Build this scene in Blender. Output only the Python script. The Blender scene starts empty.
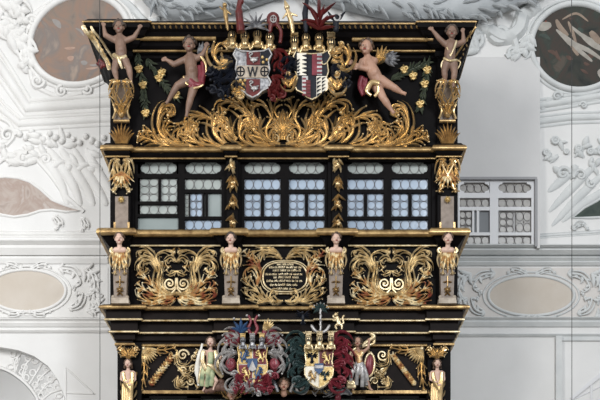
import bpy, bmesh, math, random
from mathutils import Vector, Matrix
R = math.radians
S = bpy.context.scene
COL = S.collection
CAMD = 12.0; CZ = 1.7; HOR = 630.0
# ------------------------------------------------------------------ camera
cd = bpy.data.cameras.new('camera'); cam = bpy.data.objects.new('camera', cd); COL.objects.link(cam)
cam.location = (0, -CAMD, CZ); cam.rotation_euler = (R(90), 0, 0)
cd.sensor_width = 36; cd.lens = 72; cd.shift_y = 4.3/6.0
S.camera = cam
# ------------------------------------------------------------------ light
w = bpy.data.worlds.new('world'); S.world = w; w.use_nodes = True
bg = w.node_tree.nodes['Background']; bg.inputs[0].default_value = (0.93, 0.96, 1.0, 1); bg.inputs[1].default_value = 0.40
def area(name, loc, target, sx, sy, power, color=(1, 1, 1)):
    l = bpy.data.lights.new(name, 'AREA'); l.shape = 'RECTANGLE'; l.size = sx; l.size_y = sy; l.energy = power; l.color = color
    o = bpy.data.objects.new(name, l); COL.objects.link(o); o.location = loc
    o.rotation_euler = (Vector(target)-Vector(loc)).to_track_quat('-Z', 'Y').to_euler(); return o
area('nave_window_light', (-5.5, -9.5, 9.0), (-1.0, 0, 6.0), 2.2, 4.0, 520, (1, 0.98, 0.95))
area('west_window_light', (4.5, -12.5, 9.0), (0.6, 0, 6.0), 2.2, 3.5, 900, (0.92, 0.96, 1))
area('aisle_window_light', (-5.0, -3.4, 5.6), (-2.8, 1.2, 5.8), 1.2, 2.5, 90, (1, 1, 1))
area('passage_fill_light', (-1.5, 1.9, 4.6), (-2.9, 2.5, 4.1), .6, .8, 40, (1, 1, 1))  # added fill behind the wall to brighten the arch recess, not a window
S.view_settings.view_transform = 'Standard'; S.view_settings.look = 'None'
S.view_settings.exposure = 0.0; S.view_settings.gamma = 1.0; S.view_settings.use_curve_mapping = False

# ------------------------------------------------------------------ mapping: photograph grid (1 cm cells at the gallery front) to metres
def P(px, py, d=0.0):
    s = .01*(CAMD-d)/CAMD
    return Vector(((px-300)*s, -d, CZ+(HOR-py)*s))
def X(px, d=0.0): return P(px, 0, d).x
def Z(py, d=0.0): return P(0, py, d).z

# ------------------------------------------------------------------ materials
def mat(name, col, rough=.5, metal=0., bump=0., bscale=40., col2=None, nscale=8., spread=.15, mid=.5, col3=None, detail=4, coat=0., spec=.5):
    m = bpy.data.materials.new(name); m.use_nodes = True; nt = m.node_tree; b = nt.nodes['Principled BSDF']
    b.inputs['Base Color'].default_value = (*col, 1); b.inputs['Roughness'].default_value = rough; b.inputs['Metallic'].default_value = metal
    b.inputs['Coat Weight'].default_value = coat; b.inputs['Specular IOR Level'].default_value = spec
    tc = nt.nodes.new('ShaderNodeTexCoord')
    if col2:
        n = nt.nodes.new('ShaderNodeTexNoise'); n.inputs['Scale'].default_value = nscale; n.inputs['Detail'].default_value = detail
        nt.links.new(tc.outputs['Object'], n.inputs['Vector'])
        r = nt.nodes.new('ShaderNodeValToRGB'); nt.links.new(n.outputs['Fac'], r.inputs['Fac'])
        e = r.color_ramp.elements; e[0].position = mid-spread; e[1].position = mid+spread
        e[0].color = (*col, 1); e[1].color = (*col2, 1)
        if col3:
            k = e.new(min(.95, mid+spread*1.6)); k.color = (*col3, 1)
        nt.links.new(r.outputs['Color'], b.inputs['Base Color'])
    if bump:
        n2 = nt.nodes.new('ShaderNodeTexNoise'); n2.inputs['Scale'].default_value = bscale; n2.inputs['Detail'].default_value = 3
        nt.links.new(tc.outputs['Object'], n2.inputs['Vector'])
        bp = nt.nodes.new('ShaderNodeBump'); bp.inputs['Strength'].default_value = bump; bp.inputs['Distance'].default_value = .01
        nt.links.new(n2.outputs['Fac'], bp.inputs['Height']); nt.links.new(bp.outputs['Normal'], b.inputs['Normal'])
    return m
GOLD = mat('gold_leaf', (.44, .30, .13), .28, .8, .0, 40, (.80, .61, .35), 4, .22)
GOLDW = mat('worn_gold', (.20, .12, .05), .34, .7, .12, 40, (.50, .34, .15), 14, .2)
GPOLY = mat('worn_polychrome_gilding', (.34, .10, .06), .38, .4, .1, 60, (.62, .42, .18), 14, .10, .42, (.86, .76, .54))
GPALE = mat('pale_gilding', (.36, .25, .11), .33, .6, .1, 50, (.90, .76, .50), 16, .2)
BLACK = mat('black_lacquer', (.003, .0025, .003), .5, 0, .05, 30, (.006, .005, .005), 6, .2, spec=.05)
BROWN = mat('dark_brown_lacquer', (.006, .004, .0035), .5, 0, .05, 30, (.012, .008, .007), 6, .2, spec=.08)
SILVER = mat('silver_leaf', (.22, .21, .21), .4, .5, .12, 60, (.56, .54, .52), 20, .2)
DSILV = mat('tarnished_silver', (.12, .12, .13), .4, .5, .15, 60, (.44, .44, .45), 25, .14)
RED = mat('red_lacquer', (.06, .005, .005), .4, .1, .1, 50, (.13, .012, .011), 20, .2)
CRIM = mat('crimson_lacquer', (.12, .010, .018), .38, .15, .1, 50, (.23, .035, .05), 20, .2)
BLUE = mat('blue_lacquer', (.015, .035, .09), .4, 0, .1, 50, (.04, .10, .22), 20, .2)
TEAL = mat('dark_green_lacquer', (.010, .022, .022), .4, 0, .1, 50, (.035, .065, .065), 20, .2)
NIGHT = mat('blue_black_lacquer', (.004, .005, .008), .45, 0, .1, 50, (.008, .010, .018), 20, .2, spec=.25)
SKIND = mat('shaded_aged_flesh', (.15, .09, .065), .5, 0, .15, 25, (.25, .15, .105), 7, .2)  # upper cherubs: aged brown paint, with the shade up there mixed into the colour
SKIN = mat('aged_flesh', (.34, .19, .13), .48, 0, .12, 25, (.46, .27, .19), 7, .2)
SKINP = mat('pale_flesh', (.55, .36, .28), .45, 0, .1, 25, (.64, .44, .35), 9, .2)
HAIR = mat('brown_hair', (.05, .028, .018), .55, 0, .4, 60, (.12, .07, .04), 30, .2)
HAIRD = mat('dark_hair', (.03, .02, .015), .55, 0, .4, 60, (.07, .045, .03), 30, .2)
CREAM = mat('cream_marbled_wood', (.24, .19, .14), .5, 0, .2, 40, (.46, .39, .31), 16, .18)
TAUPE = mat('grey_brown_marbling', (.16, .12, .09), .5, 0, .1, 40, (.26, .205, .165), 20, .2)
IVORY = mat('ivory_paint', (.70, .64, .52), .45, 0, .1, 40, (.82, .77, .66), 16, .2)
LEAFG = mat('dark_green_leaf', (.02, .028, .018), .5, 0, .2, 50, (.085, .10, .065), 30, .2)
YGOLD = mat('yellow_gilded_fruit', (.42, .26, .08), .38, .5, .15, 50, (.78, .60, .28), 30, .2)
ROBEY = mat('yellow_green_robe', (.26, .32, .17), .45, .2, .2, 40, (.80, .62, .30), 6, .12)
ROBEG = mat('green_robe', (.14, .22, .13), .45, .1, .2, 40, (.50, .50, .28), 10, .15)
WHITEF = mat('white_feather_paint', (.60, .57, .50), .45, 0, .2, 40, (.78, .76, .70), 16, .2)
ROCK = mat('brown_rock', (.10, .05, .035), .6, 0, .5, 30, (.18, .09, .06), 12, .2)
DARK = mat('dark_iris', (.01, .008, .007), .3)
LIP = mat('lip_red', (.35, .06, .05), .45)
EYEW = mat('eye_white', (.62, .58, .52), .4)
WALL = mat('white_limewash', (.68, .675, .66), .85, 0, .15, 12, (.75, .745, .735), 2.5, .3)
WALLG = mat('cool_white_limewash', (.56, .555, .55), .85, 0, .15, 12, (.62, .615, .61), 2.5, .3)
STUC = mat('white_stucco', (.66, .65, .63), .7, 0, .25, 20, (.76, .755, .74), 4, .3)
STUCD = mat('shaded_grey_stucco', (.34, .36, .37), .7, 0, .25, 20, (.50, .52, .53), 5, .3)  # darker copy of the white stucco; the garlands' shading is put into its colour
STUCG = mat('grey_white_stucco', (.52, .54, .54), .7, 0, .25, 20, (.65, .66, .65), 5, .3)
BEIGE = mat('beige_plaster', (.50, .44, .37), .85, 0, .15, 12, (.58, .53, .47), 3, .25)
FRIEZE = mat('pale_taupe_plaster', (.58, .55, .52), .85, 0, .15, 12, (.66, .63, .60), 3, .3)
WFRAME = mat('white_painted_wood', (.66, .66, .67), .5)
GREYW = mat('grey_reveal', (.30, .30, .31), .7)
LEAD = mat('lead', (.10, .085, .085), .5, .4)
GLASS = mat('bluish_crown_glass', (.30, .38, .48), .14, 0, .10, 30, (.44, .52, .62), 5, .25, spec=.8)
GLASSG = mat('greenish_crown_glass', (.30, .335, .32), .14, 0, .10, 30, (.44, .47, .45), 6, .25, spec=.8)
GLASSP = mat('plain_grey_glass', (.22, .26, .25), .08, 0, .03, 8, (.36, .40, .40), 2, .3, spec=.8)
GLASSW = mat('dull_crown_glass', (.20, .185, .165), .25, 0, .1, 30, (.33, .31, .28), 6, .25, spec=.3)
GLASSD = mat('dark_grey_glass', (.12, .13, .14), .4, 0, .05, 10, spec=.3)
CABLE = mat('dark_cable', (.02, .02, .02), .6)
def fresco(name, cols, scale, dist=1.5, seed=0.):
    m = bpy.data.materials.new(name); m.use_nodes = True; nt = m.node_tree; b = nt.nodes['Principled BSDF']
    b.inputs['Roughness'].default_value = .8
    tc = nt.nodes.new('ShaderNodeTexCoord'); mp = nt.nodes.new('ShaderNodeMapping'); mp.inputs['Location'].default_value = (seed, seed, seed)
    n = nt.nodes.new('ShaderNodeTexNoise'); n.inputs['Scale'].default_value = scale; n.inputs['Detail'].default_value = 6; n.inputs['Distortion'].default_value = dist
    r = nt.nodes.new('ShaderNodeValToRGB'); e = r.color_ramp.elements
    e[0].position = .3; e[0].color = (*cols[0], 1); e[1].position = .7; e[1].color = (*cols[-1], 1)
    for i, c in enumerate(cols[1:-1]):
        k = e.new(.3+.4*(i+1)/(len(cols)-1)); k.color = (*c, 1)
    nt.links.new(tc.outputs['Object'], mp.inputs[0]); nt.links.new(mp.outputs[0], n.inputs['Vector']); nt.links.new(n.outputs['Fac'], r.inputs['Fac']); nt.links.new(r.outputs[0], b.inputs['Base Color'])
    return m
FR1 = fresco('faded_rose_grey_fresco', [(0.137, 0.115, 0.101), (0.216, 0.173, 0.144), (0.259, 0.173, 0.130), (0.194, 0.166, 0.151), (0.331, 0.259, 0.209)], 2.6)
FR2 = fresco('dark_green_brown_fresco', [(0.018, 0.022, 0.020), (0.035, 0.037, 0.030), (0.050, 0.037, 0.030), (0.033, 0.043, 0.035), (0.085, 0.070, 0.055)], 3.2, 1.5, 4.)
FR3 = fresco('rose_beige_fresco', [(0.288, 0.224, 0.192), (0.440, 0.376, 0.336), (0.368, 0.288, 0.248), (0.496, 0.448, 0.416)], 4.2, 1.5, 7.)
FR4 = fresco('deep_green_fresco', [(0.030, 0.045, 0.039), (0.054, 0.072, 0.060), (0.042, 0.054, 0.048)], 4., 1., 9.)
FIGP = mat('painted_pale_flesh', (0.225, 0.165, 0.128), .8, 0, 0, 1, (0.315, 0.247, 0.188), 12, .2)
FIGW = mat('painted_white_cloth', (0.280, 0.259, 0.224), .8, 0, 0, 1, (0.406, 0.378, 0.336), 12, .2)
FIGR = mat('painted_red', (0.200, 0.056, 0.040), .8)
FIGB = mat('painted_umber', (0.072, 0.042, 0.033), .8, 0, 0, 1, (0.120, 0.072, 0.054), 12, .2)
FIGC = mat('painted_rose', (0.323, 0.204, 0.153), .8, 0, 0, 1, (0.425, 0.306, 0.246), 12, .2)
FIGG = mat('painted_cloud_grey', (0.221, 0.204, 0.196), .8, 0, 0, 1, (0.306, 0.281, 0.264), 10, .2)

# ------------------------------------------------------------------ object helpers
def tag(o, label=None, cat=None, group=None, kind=None):
    if label: o['label'] = label
    if cat: o['category'] = cat
    if group: o['group'] = group
    if kind: o['kind'] = kind
    return o
def thing(name, label, cat, px, py, d=0., group=None):
    o = bpy.data.objects.new(name, None); COL.objects.link(o); o.location = P(px, py, d); o.empty_display_size = .05
    return tag(o, label, cat, group)
def wloc(o):
    v = Vector((0, 0, 0))
    while o: v = v+o.location; o = o.parent
    return v
def link(name, me, m, parent=None, label=None):
    o = bpy.data.objects.new(name, me); COL.objects.link(o); o.parent = parent
    if m: me.materials.append(m)
    if label: o['label'] = label
    return o
REF = 0.      # typical relief height of what is being built, used for its scale
class MB:
    """collects shapes given in photograph cells: (x, y) on the plane at distance d0, h = relief towards the room"""
    def __init__(s, d0=0.):
        s.v = []; s.f = []; s.d0 = d0; s.ref = REF
    def p(s, x, y, h=0.):
        d = s.d0(y) if callable(s.d0) else s.d0
        k = .01*(CAMD-d-s.ref)/CAMD
        return ((x-300)*k, -d-h*k, CZ+(HOR-y)*k)
    def grid(s, rows, closed=True, cap=True):
        b = len(s.v); n = len(rows[0])
        for r in rows: s.v += [s.p(*q) for q in r]
        for i in range(len(rows)-1):
            for j in range(n if closed else n-1):
                k = (j+1) % n
                s.f.append((b+i*n+j, b+i*n+k, b+(i+1)*n+k, b+(i+1)*n+j))
        if cap and closed:
            s.f.append(tuple(b+j for j in range(n))); s.f.append(tuple(b+(len(rows)-1)*n+j for j in range(n)))
    def tube(s, pts, rad, n=6, flat=1., h=0., sect=None):
        """pts (x,y[,h]); rad number/list; elliptical section, flattened by 'flat' in relief"""
        N = len(pts); pts = [Vector((p[0], p[1], (p[2] if len(p) > 2 else 0)+h)) for p in pts]
        if not hasattr(rad, '__len__'): rad = [rad]*N
        rows = []; last = None
        for i in range(N):
            t = (pts[min(i+1, N-1)]-pts[max(i-1, 0)])
            if t.length < 1e-6: t = Vector((1, 0, 0))
            t.normalize(); H = Vector((0, 0, 1))
            if abs(t.z) > .92: H = last if last else Vector((0, 1, 0))
            sd = t.cross(H).normalized(); up = sd.cross(t).normalized()
            if up.z < 0: up = -up; 
            last = up if abs(t.z) <= .92 else last
            row = []
            if sect:
                for a, b_ in sect: row.append(pts[i]+sd*(a*rad[i])+up*(b_*rad[i]*flat))
            else:
                for k in range(n):
                    a = 2*math.pi*k/n; row.append(pts[i]+sd*(math.cos(a)*rad[i])+up*(math.sin(a)*rad[i]*flat))
            rows.append([tuple(q) for q in row])
        s.grid(rows)
    def ball(s, x, y, h, rx, ry=None, rh=None, nu=10, nv=7, rot=0.):
        ry = ry or rx; rh = rh or rx; rows = []; c, sn = math.cos(rot), math.sin(rot)
        for i in range(nv+1):
            a = math.pi*i/nv; q = max(math.sin(a), .02); row = []
            for k in range(nu):
                b_ = 2*math.pi*k/nu; dx = rx*q*math.cos(b_); dh = rh*q*math.sin(b_); dy = -ry*math.cos(a)
                row.append((x+dx*c-dy*sn, y+dx*sn+dy*c, h+dh))
            rows.append(row)
        s.grid(rows)
    def box(s, x0, x1, y0, y1, h0, h1):
        s.grid([[(x0, y0, h0), (x1, y0, h0), (x1, y1, h0), (x0, y1, h0)], [(x0, y0, h1), (x1, y0, h1), (x1, y1, h1), (x0, y1, h1)]])
    def plate(s, poly, h0, h1):
        s.grid([[(x, y, h0) for x, y in poly], [(x, y, h1) for x, y in poly]])
    def dome(s, poly, h0, h1, hc):
        """plate with a swelling face"""
        cx = sum(p[0] for p in poly)/len(poly); cy = sum(p[1] for p in poly)/len(poly)
        rows = [[(x, y, h0) for x, y in poly], [(x, y, h1) for x, y in poly]]
        for t in (.7, .35, .03): rows.append([(cx+(x-cx)*t, cy+(y-cy)*t, h1+(hc-h1)*(1-t*t)) for x, y in poly])
        s.grid(rows)
    def cap(s, a, b, ra, rb, n=12):
        """rounded limb between two points"""
        a = Vector(a); b = Vector(b); t = (b-a); L = t.length
        if L < 1e-5: s.ball(*a, ra); return
        t.normalize(); u = t.cross(Vector((.3, .2, 1))).normalized(); w_ = t.cross(u)
        rows = []
        for k in range(4):
            q = math.pi/2*(k+.25)/4; rows.append((a-t*ra*math.cos(q), ra*math.sin(q)))
        rows.append((a, ra)); rows.append((b, rb))
        for k in range(3, -1, -1):
            q = math.pi/2*(k+.25)/4; rows.append((b+t*rb*math.cos(q), rb*math.sin(q)))
        s.grid([[tuple(c+(u*math.cos(2*math.pi*j/n)+w_*math.sin(2*math.pi*j/n))*r) for j in range(n)] for c, r in rows])
    def mesh(s, name, off, smooth=True, angle=None):
        me = bpy.data.meshes.new(name); me.from_pydata([(x-off.x, y-off.y, z-off.z) for x, y, z in s.v], [], s.f); me.update()
        bm = bmesh.new(); bm.from_mesh(me); bmesh.ops.recalc_face_normals(bm, faces=bm.faces); bm.to_mesh(me); bm.free()
        if smooth: me.shade_smooth()
        if angle:
            try: me.set_sharp_from_angle(angle=R(angle))
            except Exception: pass
        return me
    def build(s, name, m, parent=None, label=None, smooth=True, angle=50):
        if not s.v: return None
        return link(name, s.mesh(name, wloc(parent) if parent else Vector((0, 0, 0)), smooth, angle), m, parent, label)
    def solid(s, name, m, parent=None, voxel=.006, smooth=4, label=None):
        """all shapes fused into one continuous surface"""
        me = s.mesh(name+'_raw', wloc(parent) if parent else Vector((0, 0, 0)))
        o = bpy.data.objects.new(name+'_raw', me); COL.objects.link(o)
        r = o.modifiers.new('r', 'REMESH'); r.mode = 'VOXEL'; r.voxel_size = voxel; r.use_smooth_shade = True
        if smooth:
            k = o.modifiers.new('s', 'SMOOTH'); k.factor = .5; k.iterations = smooth
        dg = bpy.context.evaluated_depsgraph_get(); dg.update()
        me2 = bpy.data.meshes.new_from_object(o.evaluated_get(dg)); me2.name = name
        bpy.data.objects.remove(o); bpy.data.meshes.remove(me)
        me2.shade_smooth()
        return link(name, me2, m, parent, label)

def spline(cp, n=10):
    cp = [Vector((p[0], p[1], p[2] if len(p) > 2 else 0)) for p in cp]; out = []
    for i in range(len(cp)-1):
        p0 = cp[max(i-1, 0)]; p1 = cp[i]; p2 = cp[i+1]; p3 = cp[min(i+2, len(cp)-1)]
        for k in range(n):
            t = k/n; out.append(.5*((2*p1)+(-p0+p2)*t+(2*p0-5*p1+4*p2-p3)*t*t+(-p0+3*p1-3*p2+p3)*t**3))
    out.append(cp[-1]); return out
RIDGE = [(-1, -.25), (-.92, .15), (-.5, .85), (0, .35), (.5, .85), (.92, .15), (1, -.25)]
CREST = [(-1, -.3), (-.8, .1), (-.35, .75), (0, 1.05), (.35, .75), (.8, .1), (1, -.3)]
SOFT = False   # plaster relief: rounded, shallow forms instead of crisp carved ones
def leaf(mb, x, y, ang, L, W, bend=0., h=.5, lift=1.2, n=6, sect=CREST):
    if SOFT: sect = None; lift *= .5; W *= 1.15
    """tapering curved leaflet; ang in degrees (0 = right, 90 = up in the photo)"""
    a = R(ang); pts = []; px, py = x, y
    for i in range(n+1):
        t = i/n
        pts.append((px, py, h+lift*math.sin(t*2.4)))
        a2 = a+R(bend)*t; px += math.cos(a2)*L/n; py -= math.sin(a2)*L/n
    rad = [W*.5*max(.12, math.sin(math.pi*min(.98, (.12+.88*i/n)))**.8) for i in range(n+1)]
    mb.tube(pts, rad, n=8, sect=sect, flat=.75 if SOFT else 1.2)
def acanthus(mb, cp, w=2.2, lobes=7, L=6., side=0, h=1., lift=1.5, curl=True, seed=1, spl=6, lw=2.2, t0=.04, t1=.9):
    rnd = random.Random(seed); pts = spline(cp, spl); N = len(pts)
    rad = [w*.85*(1-.65*(i/(N-1))) for i in range(N)]
    def off(i, o):
        t = (pts[min(i+1, N-1)]-pts[max(i-1, 0)]); t.z = 0; t.normalize(); return (pts[i].x-t.y*o, pts[i].y+t.x*o)
    mb.tube([(p.x, p.y, h+1.+p.z+1.0*math.sin(math.pi*i/(N-1))) for i, p in enumerate(pts)], rad, n=8, sect=None if SOFT else RIDGE, flat=.6 if SOFT else 1.1)
    for sd in (1, -1):                       # flowing side strands
        a_, b_ = int(N*.08), int(N*(.62 if sd == side or side == 0 else .45)); m_ = b_-a_
        if m_ > 3: mb.tube([off(a_+k, sd*w*(1.25+1.1*math.sin(1.9*k/m_)))+(h+.6+1.2*math.sin(math.pi*k/m_),) for k in range(m_+1)], [w*.55*max(.15, math.sin(math.pi*(k+.6)/(m_+1.2))) for k in range(m_+1)], n=8, sect=None if SOFT else CREST, flat=.6 if SOFT else 1.3)
    if L > 3.2 and not SOFT:                 # large scrolls: long strands peel away from the stem one after another
        for sd in ((1, -1) if side == 0 else (side, -side)):
            main = sd == side or side == 0; nl = max(3, int(lobes*(.95 if L > 7.5 else .62))) if main else max(2, int(lobes*.4))
            for k in range(nl):
                t = t0+(.86-t0)*k/max(1, nl-1); sp = .26 if main else .2; D = L*(1. if main else .6)*(1-.45*t)*rnd.uniform(.85, 1.15); q = []
                for j in range(10):
                    u = j/9; ff = min(1., t+sp*u)*(N-1); i = min(N-2, int(ff)); fr = ff-i
                    a0_, b0_ = off(i, -sd*(w*.5*(1-u)+D*u**1.7)), off(i+1, -sd*(w*.5*(1-u)+D*u**1.7))
                    q.append([a0_[0]+(b0_[0]-a0_[0])*fr, a0_[1]+(b0_[1]-a0_[1])*fr, h+(.2 if k % 2 else 1.0)+lift*math.sin(2.6*u)])
                mb.tube(q, [lw*.47*(1-.2*t)*max(.3, math.sin(math.pi*(j+1.2)/11.5)) for j in range(10)], sect=CREST, flat=1.4)
                mb.ball(q[-1][0], q[-1][1], q[-1][2], lw*.33, nu=6, nv=4)
        if curl:
            p = pts[-1]; mb.ball(p.x, p.y, h+1.4, w*.75, nu=8, nv=5)
        return
    sides = (1, -1) if side == 0 else (side, -side)
    for sd in sides:
        nl = lobes if (sd == side or side == 0) else max(2, lobes//2)
        for k in range(nl):
            t = t0+(t1-t0)*k/max(1, nl-1); i = min(N-2, int(t*(N-1))); p = pts[i]; q = pts[i+1]-pts[i]
            a = math.degrees(math.atan2(-q.y, q.x)); l = L*(1.5 if L > 7 else 1.3)*(1-.5*t)*rnd.uniform(.8, 1.2)*(1 if sd == side or side == 0 else .8)
            leaf(mb, p.x, p.y, a+sd*rnd.uniform(16, 32), l, (lw*1.65 if L > 7 else lw*1.35)*(1-.25*t), sd*rnd.uniform(30, 90), h+rnd.uniform(-.4, .8), lift*rnd.uniform(.7, 1.5), n=8, sect=RIDGE if L > 7 else CREST)
    if curl:
        p = pts[-1]; mb.ball(p.x, p.y, h+1.4, w*.75, nu=8, nv=5)
def spiral(x, y, r, turns, a0, sgn=1, n=26, rin=.12):
    return [(x+r*(1-(1-rin)*t)*math.cos(R(a0)+sgn*2*math.pi*turns*t), y-r*(1-(1-rin)*t)*math.sin(R(a0)+sgn*2*math.pi*turns*t)) for t in [i/n for i in range(n+1)]]
def volute(mb, x, y, r, turns, a0, sgn=1, w=1.2, h=1., sect=None):
    pts = spiral(x, y, r, turns, a0, sgn); N = len(pts)
    mb.tube([(a, b, h+1.2*i/N) for i, (a, b) in enumerate(pts)], [w*(1-.5*i/N) for i in range(N)], n=6, sect=sect)
    mb.ball(x, y, h+1.3, w*.95, nu=8, nv=5)
def mirror(cp, ax): return [(2*ax-p[0],)+tuple(p[1:]) for p in cp]
def ellipse(cx, cy, rx, ry, n=40, rot=0., a0=0, a1=360):
    c, s = math.cos(R(rot)), math.sin(R(rot)); out = []
    m_ = n if a1-a0 >= 360 else n-1
    for i in range(n):
        a = R(a0+(a1-a0)*i/m_); dx, dy = rx*math.cos(a), ry*math.sin(a); out.append((cx+dx*c-dy*s, cy+dx*s+dy*c))
    return out
def ring(mb, pts, r, n=6, h=0., flat=1.):
    pts = list(pts); rows = []; N = len(pts)
    for i in range(N):
        a = Vector(pts[i-1]); b = Vector(pts[(i+1) % N]); t = (b-a).normalized(); nn = Vector((t.y, -t.x))
        rows.append([(pts[i][0]+nn.x*r*math.cos(2*math.pi*k/n), pts[i][1]+nn.y*r*math.cos(2*math.pi*k/n), h+r*flat*math.sin(2*math.pi*k/n)) for k in range(n)])
    mb.grid(rows+[rows[0]], cap=False)

# ------------------------------------------------------------------ plan sweeps for the cornices
def sweep(outline, prof, closed=False, name='m', m=None, parent=None, smooth=False, bevel=0):
    """outline [(x, d)] orthogonal, left-back to right-back; prof [(overhang, py)] swept with mitred corners"""
    n = len(outline); nr = []
    for i in range(n-1):
        dx = outline[i+1][0]-outline[i][0]; dd = outline[i+1][1]-outline[i][1]; l = math.hypot(dx, dd); nr.append((-dd/l, dx/l))
    off = parent and wloc(parent) or Vector((0, 0, 0)); vs = []; fs = []; k = len(prof)
    for i in range(n):
        if i == 0: o = nr[0]
        elif i == n-1: o = nr[-1]
        else: o = (nr[i-1][0]+nr[i][0], nr[i-1][1]+nr[i][1])
        for (ov, py) in prof:
            d = outline[i][1]+o[1]*ov; x = outline[i][0]+o[0]*ov
            z = Z(py, ov)                       # level is that of the front run
            vs.append((x-off.x, -d-off.y, z-off.z))
    for i in range(n-1):
        for j in range(k if closed else k-1):
            a = i*k+j; b = i*k+(j+1) % k; fs.append((a, b, b+k, a+k))
    fs.append(tuple(range(k))); fs.append(tuple((n-1)*k+j for j in range(k)))
    me = bpy.data.meshes.new(name); me.from_pydata(vs, [], fs); me.update()
    bm = bmesh.new(); bm.from_mesh(me); bmesh.ops.recalc_face_normals(bm, faces=bm.faces); bm.to_mesh(me); bm.free()
    if smooth:
        me.shade_smooth(); me.set_sharp_from_angle(angle=R(55))
    return link(name, me, m, parent)
def outline(brk, d0=0., out=.05, xl=110, xr=457, back=-.92):
    o = [(X(xl), back)]
    for i, (a, b) in enumerate(brk):
        if i == 0: o += [(X(xl), d0+out), (X(b), d0+out), (X(b), d0)]
        elif i == len(brk)-1: o += [(X(a), d0), (X(a), d0+out), (X(xr), d0+out)]
        else: o += [(X(a), d0), (X(a), d0+out), (X(b), d0+out), (X(b), d0)]
    return o+[(X(xr), back)]
def roundprof(ov, py, r, flat=1., n=10):
    return [(ov+.01*r*flat*math.cos(2*math.pi*i/n), py+r*math.sin(2*math.pi*i/n)) for i in range(n)]

# ================================================================== SETTING
def struct(mb, name, m, **k): return tag(mb.build(name, m, None, **k), kind='structure')
WB = -1.2
def cove(py): return WB if py >= 238 else WB+.22*((238-py)/240.)**2
# lower wall with the arched opening at bottom left: built as slabs round it
b = MB(WB); b.box(-260, 66, 245, 346, -20, 0); b.box(66, 860, 245, 640, -20, 0)
arch = [(-260, 346)]+[(x, 346) for x in (-150, -60, -10)]+[(0, 347), (18, 350), (34, 356), (48, 366), (58, 380), (66, 400), (66, 346)]
b.plate(arch, -20, 0); struct(b, 'wall_back', WALL, smooth=False)
b = MB(cove)
rows = []
for i in range(25):
    py = 246-i*12.5; rows.append([(-260, py, 0), (860, py, 0), (860, py, -20), (-260, py, -20)])
b.grid(rows); struct(b, 'wall_back_upper', WALL, angle=40)
# vaulted ceiling continuing towards the nave above the picture
b = MB(0); vs = []
for i in range(16):
    a = math.pi/2*i/15; d = -1.0+9*(1-math.cos(a)); z = Z(-52, cove(-52))+4.0*math.sin(a)
    for x in (-7, 7): vs.append((x, -d, z))
b.v = vs; b.f = [(2*i, 2*i+1, 2*i+3, 2*i+2) for i in range(15)]
struct(b, 'ceiling', WALL)
b = MB(0); b.v = [(-7, 3, 0), (7, 3, 0), (7, -16, 0), (-7, -16, 0), (-7, 3, -.1), (7, 3, -.1), (7, -16, -.1), (-7, -16, -.1)]
b.f = [(0, 1, 2, 3), (4, 5, 6, 7), (0, 1, 5, 4), (1, 2, 6, 5), (2, 3, 7, 6), (3, 0, 4, 7)]
struct(b, 'floor', mat('stone_floor', (.30, .27, .24), .5, 0, .1, 10, (.38, .35, .31), 2, .2), smooth=False)

# white boxed-out wall with the gallery window on the right
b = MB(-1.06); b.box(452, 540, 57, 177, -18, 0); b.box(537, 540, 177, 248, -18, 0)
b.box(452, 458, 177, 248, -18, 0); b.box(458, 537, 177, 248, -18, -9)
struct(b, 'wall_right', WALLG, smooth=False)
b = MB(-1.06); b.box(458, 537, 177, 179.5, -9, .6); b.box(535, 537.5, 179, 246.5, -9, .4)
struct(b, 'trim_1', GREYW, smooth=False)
# horizontal stucco cornices on both sides
def hcornice(x0, x1, name, lines, m=STUC, base=WB):
    b = MB(base)
    for (y0, y1, h) in lines:
        b.grid([[(x, y0, -4), (x, y0, h), (x, (y0*2+y1)/3, h+1), (x, y1, h*.55), (x, y1, -4)] for x in (x0, x1)])
    return struct(b, name, m, angle=30)
hcornice(-260, 108, 'trim_2', [(242, 247, 9), (247, 256, 6), (257, 264, 2.5), (319, 322, 4), (322, 327, 2.5), (330, 333, 2)])
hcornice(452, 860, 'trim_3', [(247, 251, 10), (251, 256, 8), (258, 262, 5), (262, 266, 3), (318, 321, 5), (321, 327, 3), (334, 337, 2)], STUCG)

SOFT = True
# ---------------- stucco frames and frescoes
def framed_oval(name, label, cx, cy, rx, ry, rot, m, fm, fr, d0, cat='fresco', extra=None, poly=None):
    t = thing(name, label, cat, cx, cy, d0(cy) if callable(d0) else d0)
    b = MB(d0); pts = poly or ellipse(cx, cy, rx, ry, 64, rot)
    b.dome(pts, -1, .6, .9); b.build('painted_field', m, t)
    b = MB(d0); ring(b, pts, fr, 10, fr*.2, 1.0)
    c_ = Vector((cx, cy)); big = [tuple(c_+(Vector(p)-c_)*(1+1.7*fr/max(rx, ry))) for p in pts]
    ring(b, big, fr*.55, 8, 0, 1.)
    b.build('frame', fm, t)
    if extra: extra(t)
    return t
def figs(t, d0, items):
    for nm, m, shapes in items:
        for s_ in shapes:
            pp = spline(s_[0], 6); N = len(pp)-1; r_ = s_[1] if not hasattr(s_[1], '__len__') else 4
            b = MB(d0); b.tube(pp, [.15+r_*math.sin(math.pi*min(1, (q+1.)/(N+2)))**.8 for q in range(N+1)], n=8, flat=.08, h=1.1); b.build(nm, m, t)
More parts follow.
